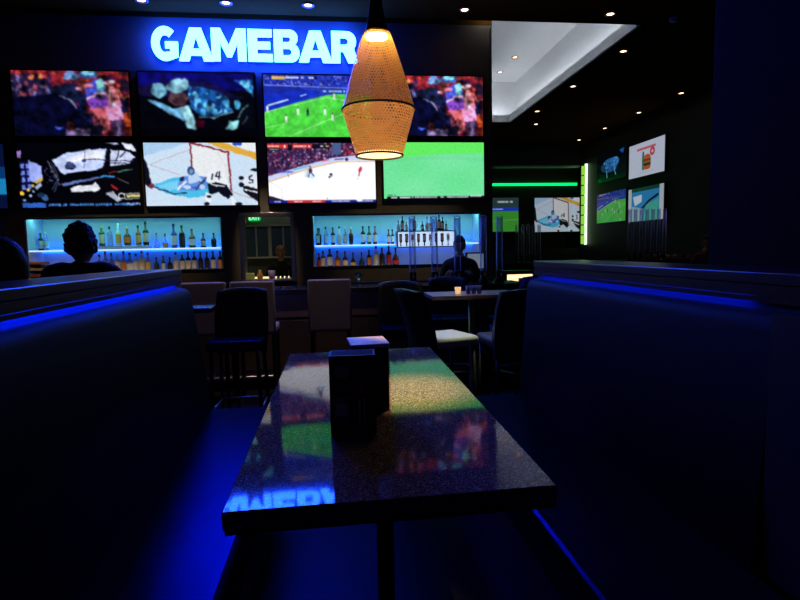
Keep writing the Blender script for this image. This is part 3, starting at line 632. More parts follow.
def screen(P, w, h, strength, parent, y):
    """lit picture in the local xz plane facing -y, bottom-left at (-w/2, 0)"""
    a = P.done(); me = bpy.data.meshes.new('screen'); nx, nz = SW, SH
    vs = []; cs = []
    for j in range(nz):
        for i in range(nx):
            vs.append((-w/2+w*i/(nx-1), y, h-h*j/(nz-1))); cs.append((*a[j, i], 1.))
    fs = [(j*nx+i, (j+1)*nx+i, (j+1)*nx+i+1, j*nx+i+1) for j in range(nz-1) for i in range(nx-1)]
    me.from_pydata(vs, [], fs); at = me.color_attributes.new('picture', 'FLOAT_COLOR', 'POINT')
    at.data.foreach_set('color', np.array(cs, dtype=np.float32).ravel())
    me.materials.append(screen_mat(strength)); o = bpy.data.objects.new('screen', me); o.parent = parent; link(o)
    return o
def tv(P, x, y, z0, w, h, rz, strength, label, group, deep=.0595):
    r = empty('television', (x, y, z0), rz, label, 'television', group)
    b = MB(); e = .018
    b.box(-w/2-e, w/2+e, .004, deep, -e, h+e, .006)
    b.build('casing', M_bezel, r)
    f = MB()
    f.box(-w/2-e, w/2+e, -.006, .003, h+.001, h+e); f.box(-w/2-e, w/2+e, -.006, .003, -e, -.001)
    f.box(-w/2-e, -w/2-.001, -.006, .003, -.001, h+.001); f.box(w/2+.001, w/2+e, -.006, .003, -.001, h+.001)
    f.build('bezel', M_bezel, r)
    screen(P, w, h, strength, r, 0.0)
    return r
GW = 'televisions on the wall above the bar'
def wtv(P, x0, x1, z0, z1, st, label): tv(P, (x0+x1)/2, 7.5, z0, x1-x0, z1-z0, 0, st, label, GW)
dance = pic_dance(); dance.blur = 3; dance.grain = .4; dance.warp = 2.4; dance.mottle = .9
wtv(dance, -3.93, -2.545, 2.763, 3.553, .62, 'television showing dancers under red light, top left of the wall above the bar')
drv = pic_driver(); drv.blur = 3; drv.warp = 1.5; drv.mottle = .5
wtv(drv, -2.43, -.995, 2.76, 3.553, .9, 'television showing a white-bearded driver at a steering wheel, under the sign letters G and A')
so = pic_soccer(); so.mottle = .15
wtv(so, -.88, .513, 2.76, 3.545, 1.0, 'television showing a whole football pitch with players in white')
wtv(dance, .68, 2.031, 2.777, 3.56, .85, 'television showing dancers under red light, right of the gold pendant lamp')
rc = pic_race(); rc.warp = .5; rc.mottle = .15
wtv(rc, -3.93, -2.49, 1.872, 2.68, 1.05, 'television showing the cockpit view of a racing car')
gk = pic_goalie(); gk.warp = .5; gk.mottle = 0.
wtv(gk, -2.416, -1.013, 1.88, 2.68, 1.0, 'television showing a close-up of an ice hockey goalkeeper and net')
wtv(pic_rink(), -.864, .546, 1.90, 2.68, 1.08, 'television showing a wide white ice rink with red score bars')
wtv(pic_grass(), .659, 2.04, 1.945, 2.69, .9, 'television showing plain pale green turf, lower right above the bar')
wtv(pic_blue(), -5.5, -4.085, 1.87, 2.66, .8, 'television at the far left picture edge with a cyan band')
# side wall televisions (they face left)
def stv(P, y0, y1, z0, z1, st, label):
    k = 7.23/6.9; tv(P, 7.24, (y0+y1)/2*k, 1.25+(z0-1.25)*k, (y1-y0)*k, (z1-z0)*k, -PI/2+0, st, label, 'televisions on the right side wall')
stv(pic_burger(), 11.07, 12.50, 2.80, 3.55, .68, 'television with a white burger advertisement on the right side wall')
stv(pic_golf(), 11.07, 12.50, 1.80, 2.55, .55, 'television with blue water and green bank behind tall clear tubes')
stv(pic_pigfish(), 12.62, 14.1, 2.90, 3.65, .6, 'dark television with a blue creature on the right side wall')
stv(pic_soccer(), 12.62, 14.1, 1.85, 2.60, .35, 'dim television with a football pitch on the right side wall')
# far wall televisions
def ftv(P, px0, px1, py0, py1, st, label):
    Y = 15.9; x0, x1 = xat(px0, Y), xat(px1, Y); z1, z0 = zat(px0, py0, Y), zat(px0, py1, Y)
    tv(P, (x0+x1)/2, Y, z0, x1-x0, z1-z0, 0, st, label, 'televisions at the far end of the room')
ftv(pic_goal_far(), 534.5, 579, 198, 232, .45, 'small far television with an ice hockey goal, behind clear tubes')
ftv(pic_soccer_wide(), 480, 518.5, 198, 232, .7, 'small far television with green pitch beside the television wall end')

# ------------------------------------------------------------ far end lights
M_green = emis('green_led', (.0, 1., .12), 2.2)
MB().box(4.45, 8.25, 17.24, 17.29, 3.22, 3.29).build('led_strip', M_green, label='long green light strip across the far alcove', cat='light strip')
vl = empty('light_column', (7.225, 15.5, 1.3), 0, 'tall white and yellow-green light column at the end of the far wall', 'light')
MB().box(.0, .06, -.03, .03, 0, 2.33).build('white_tube', emis('white_green_tube', (.75, 1., .72), 1.6), vl)
for i in range(8): MB().box(-.1, -.012, -.03, .03, .02+.285*i, .27+.285*i).build('green_panel', emis('yellow_green_panel', (.32, .8, .06), .8), vl)

# ------------------------------------------------------------ the sign
M_face = emis('pale_cyan_letter_face', (.66, 5.0, 110.), 1.)
M_side = emis('blue_letter_edge', (.0, .05, 1.), 9.)
M_rear = emis('blue_letter_halo', (.0, .002, 1.), 12.)
def arc(cx, cy, r, a0, a1, n=12, ry=None):
    ry = ry or r
    return [(cx+r*math.cos(math.radians(a0+(a1-a0)*i/n)), cy+ry*math.sin(math.radians(a0+(a1-a0)*i/n))) for i in range(n+1)]
# every letter: width, outline loops (first one solid, the others holes), height 1
def G():
    o = arc(.45, .5, .45, 48, 180, 14, .52)+arc(.45, .5, .45, 180, 290, 12, .52)+[(.88, .10), (.88, .56), (.46, .56), (.46, .36), (.62, .36), (.62, .24)]
    i = arc(.45, .5, .19, 290, 180, 8, .27)+arc(.45, .5, .19, 180, 48, 10, .27)
    return .92, [o+i]
def A(): return 1.0, [[(0, 0), (.34, 1), (.68, 1), (1.02, 0), (.73, 0), (.68, .17), (.34, .17), (.29, 0)], [(.40, .37), (.62, .37), (.51, .74)]]
def Mm(): return 1.12, [[(0, 0), (0, 1), (.30, 1), (.56, .48), (.82, 1), (1.12, 1), (1.12, 0), (.85, 0), (.85, .56), (.63, .12), (.49, .12), (.27, .56), (.27, 0)]]
def Ee(): return .74, [[(0, 0), (0, 1), (.74, 1), (.74, .77), (.28, .77), (.28, .61), (.68, .61), (.68, .39), (.28, .39), (.28, .23), (.75, .23), (.75, 0)]]
def Bb(): return .82, [[(0, 0), (0, 1), (.50, 1)]+arc(.52, .755, .26, 90, -52, 9, .245)+arc(.54, .29, .29, 50, -90, 9, .29)+[(.50, 0)], [(.28, .61), (.46, .61)]+arc(.46, .70, .08, -90, 90, 6, .09)+[(.28, .79)], [(.28, .20), (.48, .20)]+arc(.48, .31, .09, -90, 90, 6, .11)+[(.28, .42)]]
def Rr(): return .84, [[(0, 0), (0, 1), (.48, 1)]+arc(.50, .68, .31, 90, -42, 9, .32)+[(.86, 0), (.55, 0), (.38, .36), (.28, .36), (.28, 0)], [(.28, .57), (.44, .57)]+arc(.44, .68, .11, -90, 90, 6, .11)+[(.28, .79)]]
sign = empty('bar_sign', (-.95, 7.46, 3.66), 0, 'glowing pale cyan capital letters reading GAMEBAR with deep blue halo on the wall', 'sign')
def letter(fn, px0, px1, py0, py1):
    w, loops = fn(); Y = 7.46
    d0 = FW+RT*((px0-400)/F_PX)+UP*((300-(py0+py1)/2)/F_PX); d1 = FW+RT*((px1-400)/F_PX)+UP*((300-(py0+py1)/2)/F_PX)
    x0 = d0.x*Y/d0.y; x1 = d1.x*Y/d1.y; pm = (px0+px1)/2
    z1 = zat(pm, py0, Y); z0 = zat(pm, py1, Y)
    def flat(y, name, m, ext, infl):
        cu = bpy.data.curves.new(name, 'CURVE'); cu.dimensions = '2D'; cu.fill_mode = 'BOTH'; cu.extrude = ext
        for lp in loops:
            sp = cu.splines.new('POLY'); sp.points.add(len(lp)-1); sp.use_cyclic_u = True
            for q, (a, b) in zip(sp.points, lp): q.co = (x0+a/w*(x1-x0)-sign.location.x, z0+b*(z1-z0)-sign.location.z, 0, 1)
        to = bpy.data.objects.new('t', cu); link(to); dg = bpy.context.evaluated_depsgraph_get()
        me = bpy.data.meshes.new_from_object(to.evaluated_get(dg)); bpy.data.objects.remove(to)
        me.transform(Matrix.Translation((0, y, 0)) @ Matrix.Rotation(PI/2, 4, 'X')); me.materials.clear(); me.materials.append(m)
        return me
    o = bpy.data.objects.new('letter', flat(0, 'letter', M_face, .012, 0)); o.parent = sign; link(o)
    b = bpy.data.objects.new('halo_light', flat(.03, 'halo_light', M_rear, .004, 0)); b.parent = o; link(b)
    return o
for a in ((G, 151.5, 179, 27, 60), (A, 178.5, 212.5, 28, 61), (Mm, 211.5, 246, 28.5, 61), (Ee, 248, 272, 29.5, 61.5), (Bb, 274, 299, 30, 62), (A, 298.5, 331.5, 31, 62.5), (Rr, 331.5, 357, 31.5, 63)): letter(*a)

# ------------------------------------------------------------ booths
def rounded(prof, rads, n=5):
    out = []; m = len(prof)
    for i in range(m):
        p = Vector(prof[i]); r = rads[i]
        if r <= 0: out.append(tuple(p)); continue
        a = (Vector(prof[i-1])-p).normalized(); b = (Vector(prof[(i+1) % m])-p).normalized()
        p0 = p+a*r; p1 = p+b*r
        for k in range(n+1):
            t = k/n; out.append(tuple(p0*(1-t)**2+p*2*t*(1-t)+p1*t*t))
    return out
def booth(sgn, xs, xf, xb0, xb1, xl, y0, y1, yb0, label):
    """xs: seat rear x, xf: seat front x, xb0/xb1: backrest face at seat / at top, xl: ledge edge"""
    r = empty('booth_bench', ((xs+xf)/2, (y0+y1)/2, 0), 0, label, 'booth bench', 'blue vinyl booth benches')
    ox, oy = r.location.x, r.location.y
    st = rounded([(xs-sgn*-.002-ox, .33), (xf-ox, .33), (xf-ox, .46), (xs-ox, .46)], [0, .01, .035, 0])
    o = MB().prism(st, y0-oy, y1-oy, smooth=False).build('seat', M_vinyl, r)
    MB().box(min(xs, xf-sgn*.05*-1)-ox if sgn > 0 else min(xs, xf-.05)-ox, max(xs, xf-.05)-ox if sgn < 0 else max(xs, xf+.05)-ox, y0-oy, y1-oy, 0.001, .328).build('base', M_kick, r) if False else None
    bx0, bx1 = sorted((xs, xf+sgn*.05)); MB().box(bx0-ox, bx1-ox, y0-oy, y1-.02-oy, 0.001, .328).build('base', M_kick, r)
    bk = rounded([(xb0-ox, .462), (xb1-ox, 1.082), (xl+sgn*.004-ox, 1.084), (xl+sgn*.024-ox, 1.108), (xl+sgn*.028-ox, 1.108), (xl+sgn*.028-ox, .462)], [0, .045, .012, 0, 0, 0], 10)
    MB().prism(bk, yb0-oy, y1-oy, smooth=True).build('backrest', M_vinyl_back, r)
    MB().box(min(xs+sgn*.002, xl+sgn*.028)-ox, max(xs+sgn*.002, xl+sgn*.028)-ox, yb0-oy, y1-oy, .001, .459).build('back_base', M_kick, r)
    return r
# sgn +1: right booth (outside is +x)
booth(-1, -.655, -.285, -.655, -.735, -.782, -.9, 2.84, -.9, 'left booth bench in blue grey vinyl beside the granite table')
booth(1, .968, .555, .968, 1.008, 1.058, -.9, 2.84, 1.16, 'right booth bench in blue grey vinyl beside the granite table')
def divider(sgn, xl, y0, y1, label, wd=.24):
    r = empty('partition', (xl+sgn*wd/2, (y0+y1)/2, 0), 0, label, 'partition', 'ledge-topped partitions behind the booth benches')
    ox, oy = r.location.x, r.location.y
    a, b = sorted((xl+sgn*.032, xl+sgn*wd)); MB().box(a-ox, b-ox, y0-oy, y1-.03-oy, .001, 1.10).build('panel', M_kick, r)
    a, b = sorted((xl, xl+sgn*(wd+.03))); MB().box(a-ox, b-ox, y0-oy, y1+.03-oy, 1.146, 1.177, .004).build('ledge', M_wood, r)
    a, b = sorted((xl+sgn*.001, xl+sgn*wd)); MB().box(a-ox, b-ox, y0-oy, y1+.02-oy, 1.116, 1.145).build('fascia', M_wood, r)
    a, b = sorted((xl+sgn*.001, xl+sgn*.005)); MB().box(a-ox, b-ox, y0-oy, y1+.02-oy, 1.101, 1.1155).build('lip', M_wood, r)
    return r
divider(-1, -.782, -.95, 2.86, 'left partition with dark wood ledge, two people seated beyond it')
divider(1, 1.058, -.95, 2.86, 'right partition with dark wood ledge, in front of the dark pillar')
M_bled = emis('blue_booth_led', (.0, .012, 1.), 40.)
M_bled2 = emis('blue_booth_led_dim', (.0, .012, 1.), 16.)
MB().box(-.800, -.790, -.85, 2.80, 1.109, 1.1155).build('led_strip', M_bled, label='blue light strip under the ledge of the left partition', cat='light strip', group='light strips under the ledges')
MB().box(1.066, 1.076, 1.32, 2.80, 1.109, 1.1155).build('led_strip', M_bled2, label='blue light strip under the ledge of the right partition', cat='light strip', group='light strips under the ledges')
MB().box(.985, 1.060, -.9, 1.150, .465, 1.090).build('end_panel', M_black, label='black end panel standing beside the right booth backrest', cat='panel')

# ------------------------------------------------------------ table
tb = empty('booth_table', (.101, 1.853, 0), 0, 'glossy speckled granite table between the two booth benches', 'table')
MB().box(-.340, .340, -.792, .797, .721, .76, .003).build('tabletop', M_table, tb)
MB().box(-.336, .336, -.790, .795, .711, .7205).build('underside', M_kick, tb)
for ch in tb.children:          # the top sits very slightly out of level
    m4 = Matrix.Translation((0, 0, .76)) @ Matrix.Rotation(.010, 4, 'X') @ Matrix.Rotation(-.012, 4, 'Y') @ Matrix.Translation((0, 0, -.76))
    ch.data.transform(m4)
MB().lathe([(.028, .03), (.028, .697)], .03, -.12, 16).build('column', M_darksteel, tb)
MB().box(-.08, .14, -.24, .0, .697, .7045).build('mounting_plate', M_darksteel, tb)
q = MB()
for a in (0, PI/2):
    ca, sa = math.cos(a), math.sin(a)
    q.tube([(.03-.26*ca, -.12-.26*sa, .022), (.03, -.12, .03), (.03+.26*ca, -.12+.26*sa, .022)], .014, 8)
q.build('base', M_darksteel, tb)

# menu holder and caddy
mh = empty('menu_holder', (.033, 1.505, .7562), math.radians(-2), 'tall black menu stand with dim food pictures standing on the granite table', 'menu stand')
MB().box(-.062, .062, -.045, .045, 0, .008, .002).build('foot', M_bezel, mh)
b = MB(); b.box(-.062, .062, -.043, -.039, .008, .214); b.box(-.062, .062, .039, .043, .008, .214)
b.box(-.062, -.058, -.039, .039, .008, .214); b.box(.058, .062, -.039, .039, .008, .214)
b.build('sleeve', mat('satin_black_acrylic', (.008, .008, .009), .5), mh)
MB().box(-.057, .057, -.038, .038, .009, .2135).build('menu_pages', mat('dark_menu_edges', (.015, .012, .012), .9), mh)
def card():
    b = MB()
    b.box(-.056, .056, -.0448, -.0436, .014, .208, mi=0)
    b.box(-.050, -.012, -.0453, -.0449, .024, .10, mi=1); b.box(-.046, -.018, -.0456, -.0454, .05, .085, mi=3)
    b.ball((-.028, -.0445, .17), .024, 2, 2, (1, .06, .8)); b.ball((.02, -.0445, .125), .018, 2, 1, (1.3, .06, .7))
    b.box(.014, .02, -.0453, -.0449, .02, .092, mi=3); b.box(.028, .034, -.0453, -.0449, .026, .098, mi=3)
    return b
card().build('menu_card', [mat('dark_menu_print', (.02, .015, .015), .3), mat('dark_red_print', (.5, .05, .035), .35), mat('brown_print', (.5, .27, .14), .35), mat('tan_print', (.8, .5, .3), .35)], mh)
cd = empty('condiment_caddy', (.088, 1.72, .7590), math.radians(4), 'black box with a pale printed card on top, behind the menu stand', 'caddy')
b = MB(); b.box(-.056, .056, -.07, .07, 0, .198, .004); b.build('body', M_bezel, cd)
MB().box(-.060, .060, -.075, .075, .199, .209, .002).build('card', [mat('pale_purple_print', (.45, .38, .62), .35, noise=(25, (.75, .7, .9), 0))], cd)

# ------------------------------------------------------------ pendant lamp
PX, PY = .146, 1.80
pd = empty('pendant_lamp', (PX, PY, 1.553), 0, 'perforated gold pendant lamp hanging over the granite table', 'pendant lamp')
zb, zm, zt = 0., .128, .395
Msh_lo = shade_mat('perforated_gold_lower', 64, 120, .26, .55); Msh_up = shade_mat('perforated_gold_upper', 60, 112, .32, .28)
MB().lathe([(.075, 0), (.116, .143)], n=48, uv=True, caps=False).build('lower_shade', Msh_lo, pd, fix=False)
MB().lathe([(.116, .145), (.103, .19), (.087, .245), (.070, .30), (.057, .34), (.047, .368), (.040, .382)], n=48, uv=True, caps=False).build('upper_shade', Msh_up, pd, fix=False)
M_rim = mat('dark_bronze', (.06, .03, .015), .4, .7)
for nm, rr, zz in (('middle_ring', .1165, .144), ('bottom_ring', .0755, 0)):
    MB().lathe([(rr-.002, zz-.0025), (rr+.002, zz-.0025), (rr+.002, zz+.0025), (rr-.002, zz+.0025), (rr-.002, zz-.0025)], n=48, caps=False).build(nm, M_rim, pd)
MB().lathe([(.032, .374), (.036, .38), (.026, .43), (.018, .48), (.014, .56), (.008, .60)], n=24).build('socket_cover', M_rim, pd)
MB().lathe([(.004, .60), (.004, CZ-1.553-.02)], n=8).build('cable', M_bezel, pd)
MB().lathe([(.05, CZ-1.553-.02), (.05, CZ-1.553-.002)], n=24).build('ceiling_rose', M_rim, pd)
M_bulb = emis('warm_bulb', (1., .66, .30), 55.)
MB().lathe([(.001, .366), (.034, .366), (.035, .369), (.035, .371)], n=24).build('bulb', M_bulb, pd, label='warm glowing bulb')
MB().lathe([(.035, .372), (.038, .373), (.036, .378), (.012, .380)], n=20).build('bulb_holder', mat('cream_lamp_holder', (.8, .7, .5), .5), pd)
MB().lathe([(.0, .003), (.073, .003), (.073, .006), (0, .006)], n=32, caps=False).build('diffuser', mat('warm_diffuser_glass', (.9, .75, .5), .5, emit=(1., .74, .36), estr=2.0), pd, label='warm glowing disc inside the lower shade')

# ------------------------------------------------------------ chairs
def make_chair(label, group, seatm=M_chair, backm=M_chair, sz=.86, tz=1.25, facing=0, loc=(0, 0, ZF)):
    """high chair facing +y"""
    r = empty('high_chair', loc, facing, label, 'chair', group)
    MB().box(-.215, .215, -.20, .23, sz-.085, sz, .03, seg=4).build('seat', seatm, r)
    b = MB(); n = 10; m = 8; F = []; Bk = []
    for j in range(n+1):
        t = j/n; z = sz-.16+(tz-sz+.16)*t; y = -.20-.03*t-.11*t*t
        rowf = []; rowb = []
        for i in range(m+1):
            u = -1+2*i/m; hw = .205+.02*math.sin(PI*t); x = u*hw; yy = y+.055*u*u
            topround = -.02*(u*u) if j == n else 0
            rowf.append(b.bm.verts.new((x, yy, z+topround))); rowb.append(b.bm.verts.new((x*.99, yy-.045, z+topround)))
        F.append(rowf); Bk.append(rowb)
    for j in range(n):
        for i in range(m):
            for A_, rv in ((F, 0), (Bk, 1)):
                q = [A_[j][i], A_[j][i+1], A_[j+1][i+1], A_[j+1][i]]
                f = b.bm.faces.new(q[::-1] if rv else q); f.smooth = True
    for j in range(n):
        b.bm.faces.new((F[j][0], F[j+1][0], Bk[j+1][0], Bk[j][0])); b.bm.faces.new((F[j][m], Bk[j][m], Bk[j+1][m], F[j+1][m]))
    for i in range(m):
        b.bm.faces.new((F[n][i], F[n][i+1], Bk[n][i+1], Bk[n][i])); b.bm.faces.new((F[0][i], Bk[0][i], Bk[0][i+1], F[0][i+1]))
    b.build('backrest', backm, r)
    for sx in (-1, 1):
        for y0, y1 in ((.19, .22), (-.17, -.22)):
            MB().tube([(sx*.18, y0, sz-.08), (sx*.20, y1, .0)], .017, 8, r2=.013).build('leg', M_darksteel, r)
    q = MB(); P4 = [(-.191, .204), (.191, .204), (.191, -.198), (-.191, -.198)]
    for k in range(4): a, c_ = P4[k], P4[(k+1) % 4]; q.tube([(*a, .30), (*c_, .30)], .010, 6)
    q.build('footrest', M_steel, r)
    return r
G1 = 'high chairs around the small table behind the left bench'; G2 = 'high chairs around the wooden high table'
make_chair('high chair with brightly lit pale seat and curved back, just beyond the granite table', G2, M_cream, M_chair, facing=math.radians(-72), loc=(.83, 4.38, ZF))
make_chair('dark high chair seen from behind, partly hidden by the right booth', G2, facing=math.radians(5), loc=(1.36, 4.22, ZF))
make_chair('dark high chair left of the pale-seated chair, facing the camera', G2, M_vinyl, M_chair, facing=PI, loc=(.60, 5.0, ZF))
make_chair('blue-lit high chair on the far side of the wooden table', G2, M_vinyl, M_chair, facing=PI*.97, loc=(1.17, 5.62, ZF))
make_chair('high chair with blue-lit back at the right end of the wooden table', G2, M_vinyl, M_vinyl, facing=PI*.65, loc=(1.83, 5.45, ZF))
make_chair('dark high chair facing the camera with a blue-lit seat, left of the granite table', G1, M_vinyl, M_chair, facing=PI, loc=(-.83, 4.62, ZF))
make_chair('dark high chair seen from behind beside the end of the left booth', G1, M_chair, M_chair, tz=1.25, facing=math.radians(-4), loc=(-1.13, 3.5, ZF))

def make_stool(x, y, label):
    r = empty('bar_stool', (x, y, ZF), 0, label, 'bar stool', 'fabric bar stools along the bar')
    MB().box(-.21, .21, -.18, .22, .74, .82, .025, seg=3).build('seat', M_stool, r)
    MB().box(-.215, .215, -.24, -.185, .76, 1.275, .018, seg=3).build('backrest', M_stool, r)
    for sx in (-1, 1):
        for y_ in (-.17, .18): MB().box(sx*.185-.017, sx*.185+.017, y_-.017, y_+.017, 0, .74).build('leg', M_kick, r)
    b = MB(); b.box(-.168, .168, .17, .19, .28, .31); b.box(-.168, .168, -.18, -.16, .28, .31); b.box(-.01, .01, -.16, .17, .28, .31)
    bmesh.ops.remove_doubles(b.bm, verts=b.bm.verts, dist=1e-5)
    b.build('footrest', M_steel, r); return r
make_stool(-1.30, 5.72, 'mauve grey fabric bar stool, leftmost of the three with visible backs')
make_stool(-.835, 5.72, 'mauve grey fabric bar stool, middle one of the three, behind a dark chair')
make_stool(-.085, 5.72, 'mauve grey fabric bar stool standing alone behind the menu stand')

# high tables
def high_table(x0, x1, y0, y1, z, m, label, em):
    r = empty('high_table', ((x0+x1)/2, (y0+y1)/2, ZF), 0, label, 'table', 'high tables between booth and bar')
    w, d = (x1-x0)/2, (y1-y0)/2; zz = z-ZF
    MB().box(-w, w, -d, d, zz-.035, zz, .005).build('tabletop', m, r)
    MB().lathe([(.03, .02), (.03, zz-.036)], n=14).build('column', M_steel, r)
    MB().lathe([(.25, 0), (.25, .012), (.05, .02)], n=24).build('base', M_darksteel, r)
    return r
high_table(.83, 1.66, 4.78, 5.30, .835, M_tablewood, 'high tan wooden table near the bar, right of the pale-seated chair', None)
high_table(-1.32, -.90, 3.98, 4.22, .87, M_bartop, 'small dark high table behind the end of the left booth', None)

# ------------------------------------------------------------ bar
BZ = .84
bar = empty('bar_counter', (-1., 6.5, ZF), 0, 'long bar counter with dark polished top and brown panelled front', 'bar counter')
bx0, bx1 = -3.4, 3.2
def b0(x0, x1, y0, y1, z0, z1, bev=0): return MB().box(x0, x1, y0, y1, z0, z1, bev)
b0(bx0, bx1, -.32, .30, BZ-ZF-.06, BZ-ZF, .006).build('countertop', M_bartop, bar)
b0(bx0+.03, bx1-.03, -.24, .24, .08, BZ-ZF-.062).build('body', M_kick, bar)
b0(bx0+.02, bx1-.02, -.265, -.242, .82, BZ-ZF-.065, .003).build('upper_panel', M_barwood, bar)
b0(bx0+.02, bx1-.02, -.262, -.242, .12, .79, .003).build('front_panel', mat('dark_brown_bar_panel', (.07, .045, .035), .5, noise=(6, (.09, .06, .045), .05)), bar)
b0(bx0+.05, bx1-.05, -.20, .2, 0, .079).build('plinth', M_kick, bar)
q = MB().tube([(bx0+.2, -.36, .18), (bx1-.2, -.36, .18)], .018)
for k in range(7): q.tube([(bx0+.3+k*1.0, -.36, .18), (bx0+.3+k*1.0, -.262, .18)], .01, 6)
q.build('foot_rail', M_steel, bar)
for nm, (x0, x1) in (('left', (-3.9, -1.45)), ('right', (-.35, 2.1))):
    r = empty('back_bar_cabinet', ((x0+x1)/2, 7.38, ZF), 0, 'dark low cabinet under the %s bottle niche' % nm, 'cabinet', 'cabinets under the bottle niches')
    w = (x1-x0)/2
    MB().box(-w, w, -.14, .175, 1.10, 1.14, .004).build('worktop', M_bartop, r)
    MB().box(-w+.01, w-.01, -.12, .175, .0, 1.098).build('body', M_kick, r)
    for i in range(4):
        d = MB().box(-w+.03+i*(2*w-.04)/4, -w+.01+(i+1)*(2*w-.04)/4, -.138, -.122, .08, 1.07, .003).build('door', M_barwood if 0 else M_kick, r)
        MB().tube([(-w+.08+i*(2*w-.04)/4, -.15, .8), (-w+.08+i*(2*w-.04)/4, -.15, .95)], .006, 6).build('handle', M_steel, d)

# beer towers
def tower(x, y, z, h, label, group, tubes=1):
    r = empty('beer_tower', (x, y, z), 0, label, 'beer dispenser', group)
    MB().lathe([(.06, 0), (.062, .02), (.045, .05), (.04, .13), (.044, .15)], n=20).build('base', M_bezel, r)
    MB().lathe([(.040, .151), (.040, h-.03), (.036, h-.03), (.036, .155)], n=20, caps=False).build('tube', M_tube, r)
    MB().lathe([(.042, h-.029), (.042, h-.01), (.02, h)], n=20).build('lid', M_tube, r)
    MB().tube([(0, -.045, .10), (0, -.085, .10), (0, -.088, .07)], .008, 6).build('tap', M_steel, r)
    MB().box(-.006, .006, -.075, -.063, .105, .16, .003).build('tap_handle', M_red, r)
    return r
T0 = None
for i, px in enumerate((412.5, 435, 457.5, 484, 499.5)):
    x = xat(px, 6.45); lab = '%s clear beer tower from the left on the bar, in front of the right niche' % ORD[i]
    if T0 is None: T0 = tower(x, 6.45, BZ, .80, lab, 'clear beer towers on the bar')
    else: dup(T0, (x, 6.45+.03*(i % 2), BZ), None, lab)
# far service counter with towers
fc = empty('service_counter', (5.2, 10.2, ZF), 0, 'dark service counter in the far room beyond the right booth', 'counter')
MB().box(-1.7, 1.95, -.35, .35, 1.22, 1.27, .005).build('countertop', M_bartop, fc)
MB().box(-1.65, 1.9, -.3, .3, 0, 1.218).build('body', M_kick, fc)
fz = ZF+1.27
T1 = None
for i in range(7):
    x = xat(629+5.8*i, 10.1); lab = '%s clear beer tower from the left in the row below the burger screen' % ORD[i]
    if T1 is None: T1 = tower(x, 10.1, fz, .98, lab, 'clear beer towers on the service counter'); T1.scale = (.82, .82, 1)
    else: dup(T1, (x, 10.1, fz), None, lab)
fc2 = empty('service_counter', (4.7, 12.6, ZF), 0, 'dark narrow counter in the far room below the hockey screen', 'counter')
MB().box(-.8, .9, -.3, .3, 1.15, 1.2, .005).build('countertop', M_bartop, fc2)
MB().box(-.75, .85, -.26, .26, 0, 1.148).build('body', M_kick, fc2)
for i in range(5):
    x = xat(517+5.5*i, 12.5); dup(T0, (x, 12.5, ZF+1.2), None, '%s clear beer tower from the left in the row before the hockey screen' % ORD[i], 'clear beer towers on the far counter').scale = (.95, .95, 1.1)
# glasses and lights on the service counter
def tumbler(x, y, z, h, r, m, label, cat='glass', group=None, name='drinking_glass'):
    return MB().lathe([(r*.8, 0), (r, h), (r*.93, h), (r*.74, .008), (0, .008)], n=14).build(name, m, loc=(x, y, z), label=label, cat=cat, group=group)
cg = [(.9, .55, .15), (.2, .8, .2), (.9, .3, .1), (.8, .8, .7)]
for i in range(9):
    px = 641+7*i if i < 8 else 700
    tumbler(xat(px, 9.92), 9.92+.03*(i % 2), fz, .09, .035, [M_glass, M_liq, M_red][i % 3], '%s small glass from the left along the service counter edge' % ORD[i], group='glasses on the service counter')
# warm lit food warmer by the far side
wm = empty('food_warmer', (xat(516, 9.2), 9.2, ZF), 0, 'small cabinet with a warm glowing front beside the right booth end', 'food warmer')
MB().box(-.25, .25, -.2, .2, 0, .88).build('body', M_kick, wm)
MB().box(-.22, .22, -.205, -.201, .92, 1.10).build('lit_front', emis('warm_white_panel', (1., .72, .4), 1.6), wm)
MB().box(-.25, .25, -.2, .2, .881, 1.16, .01).build('hood', M_darksteel, wm)
MB().box(-.03, .07, -.23, -.207, .92, 1.04, .004).build('tray', mat('tan_tray', (.5, .35, .15), .5), wm)

# POS terminal
ps = empty('till_screen', (xat(475, 7.35), 7.36, ZF+1.14), math.radians(12), 'small till screen standing on the back cabinet at its right end', 'till')
MB().box(-.05, .05, -.04, .04, 0, .12).build('stand', M_bezel, ps)
MB().box(-.14, .14, -.02, .02, .12, .36, .008).build('monitor', M_bezel, ps)
MB().box(-.12, .12, -.024, -.021, .14, .34).build('screen', emis('dim_grey_blue_screen', (.16, .2, .28), .8), ps)

# things on the bar and kitchen window
for i in range(9):
    hgt = .032+.012*(i % 2); z = ZF+1.14+sum(.034+.012*(k % 2) for k in range(i))
    cc = [(.3, .04, .02), (.35, .25, .05), (.05, .05, .06), (.3, .3, .28), (.25, .05, .02), (.08, .12, .3), (.3, .22, .12), (.03, .03, .04), (.4, .1, .03)][i]
    w = .19-.01*(i % 3); o = MB().box(-w, w, -.1, .1, 0, hgt, .004).build('menu_folder', mat('menu_cover_%d' % i, cc, .35), loc=(xat(32+1.5*math.sin(i*2), 7.4), 7.37, z), rz=.1*math.sin(i*3), label='%s folded menu from the bottom of the pile on the left cabinet' % ORD[i], cat='menu', group='pile of menus on the left cabinet')
tumbler(xat(458, 5.0), 5.02, .835, .06, .03, mat('candle_glass', (.8, .6, .35), .2, emit=(1., .62, .25), estr=.8), 'small glowing candle glass at the left of the wooden high table', 'candle', name='candle')
for i, px in enumerate((468, 473.5, 479)): tumbler(xat(px, 4.95), 4.95, .835, .075, .026, mat('blue_lit_glass', (.3, .4, .9), .1, trans=.5), '%s short bluish glass from the left on the wooden high table' % ORD[i], group='glasses on the wooden high table')
wg = empty('wine_glass', (xat(358, 6.5), 6.5, BZ), 0, 'stemmed balloon glass on the bar below the right niche', 'glass')
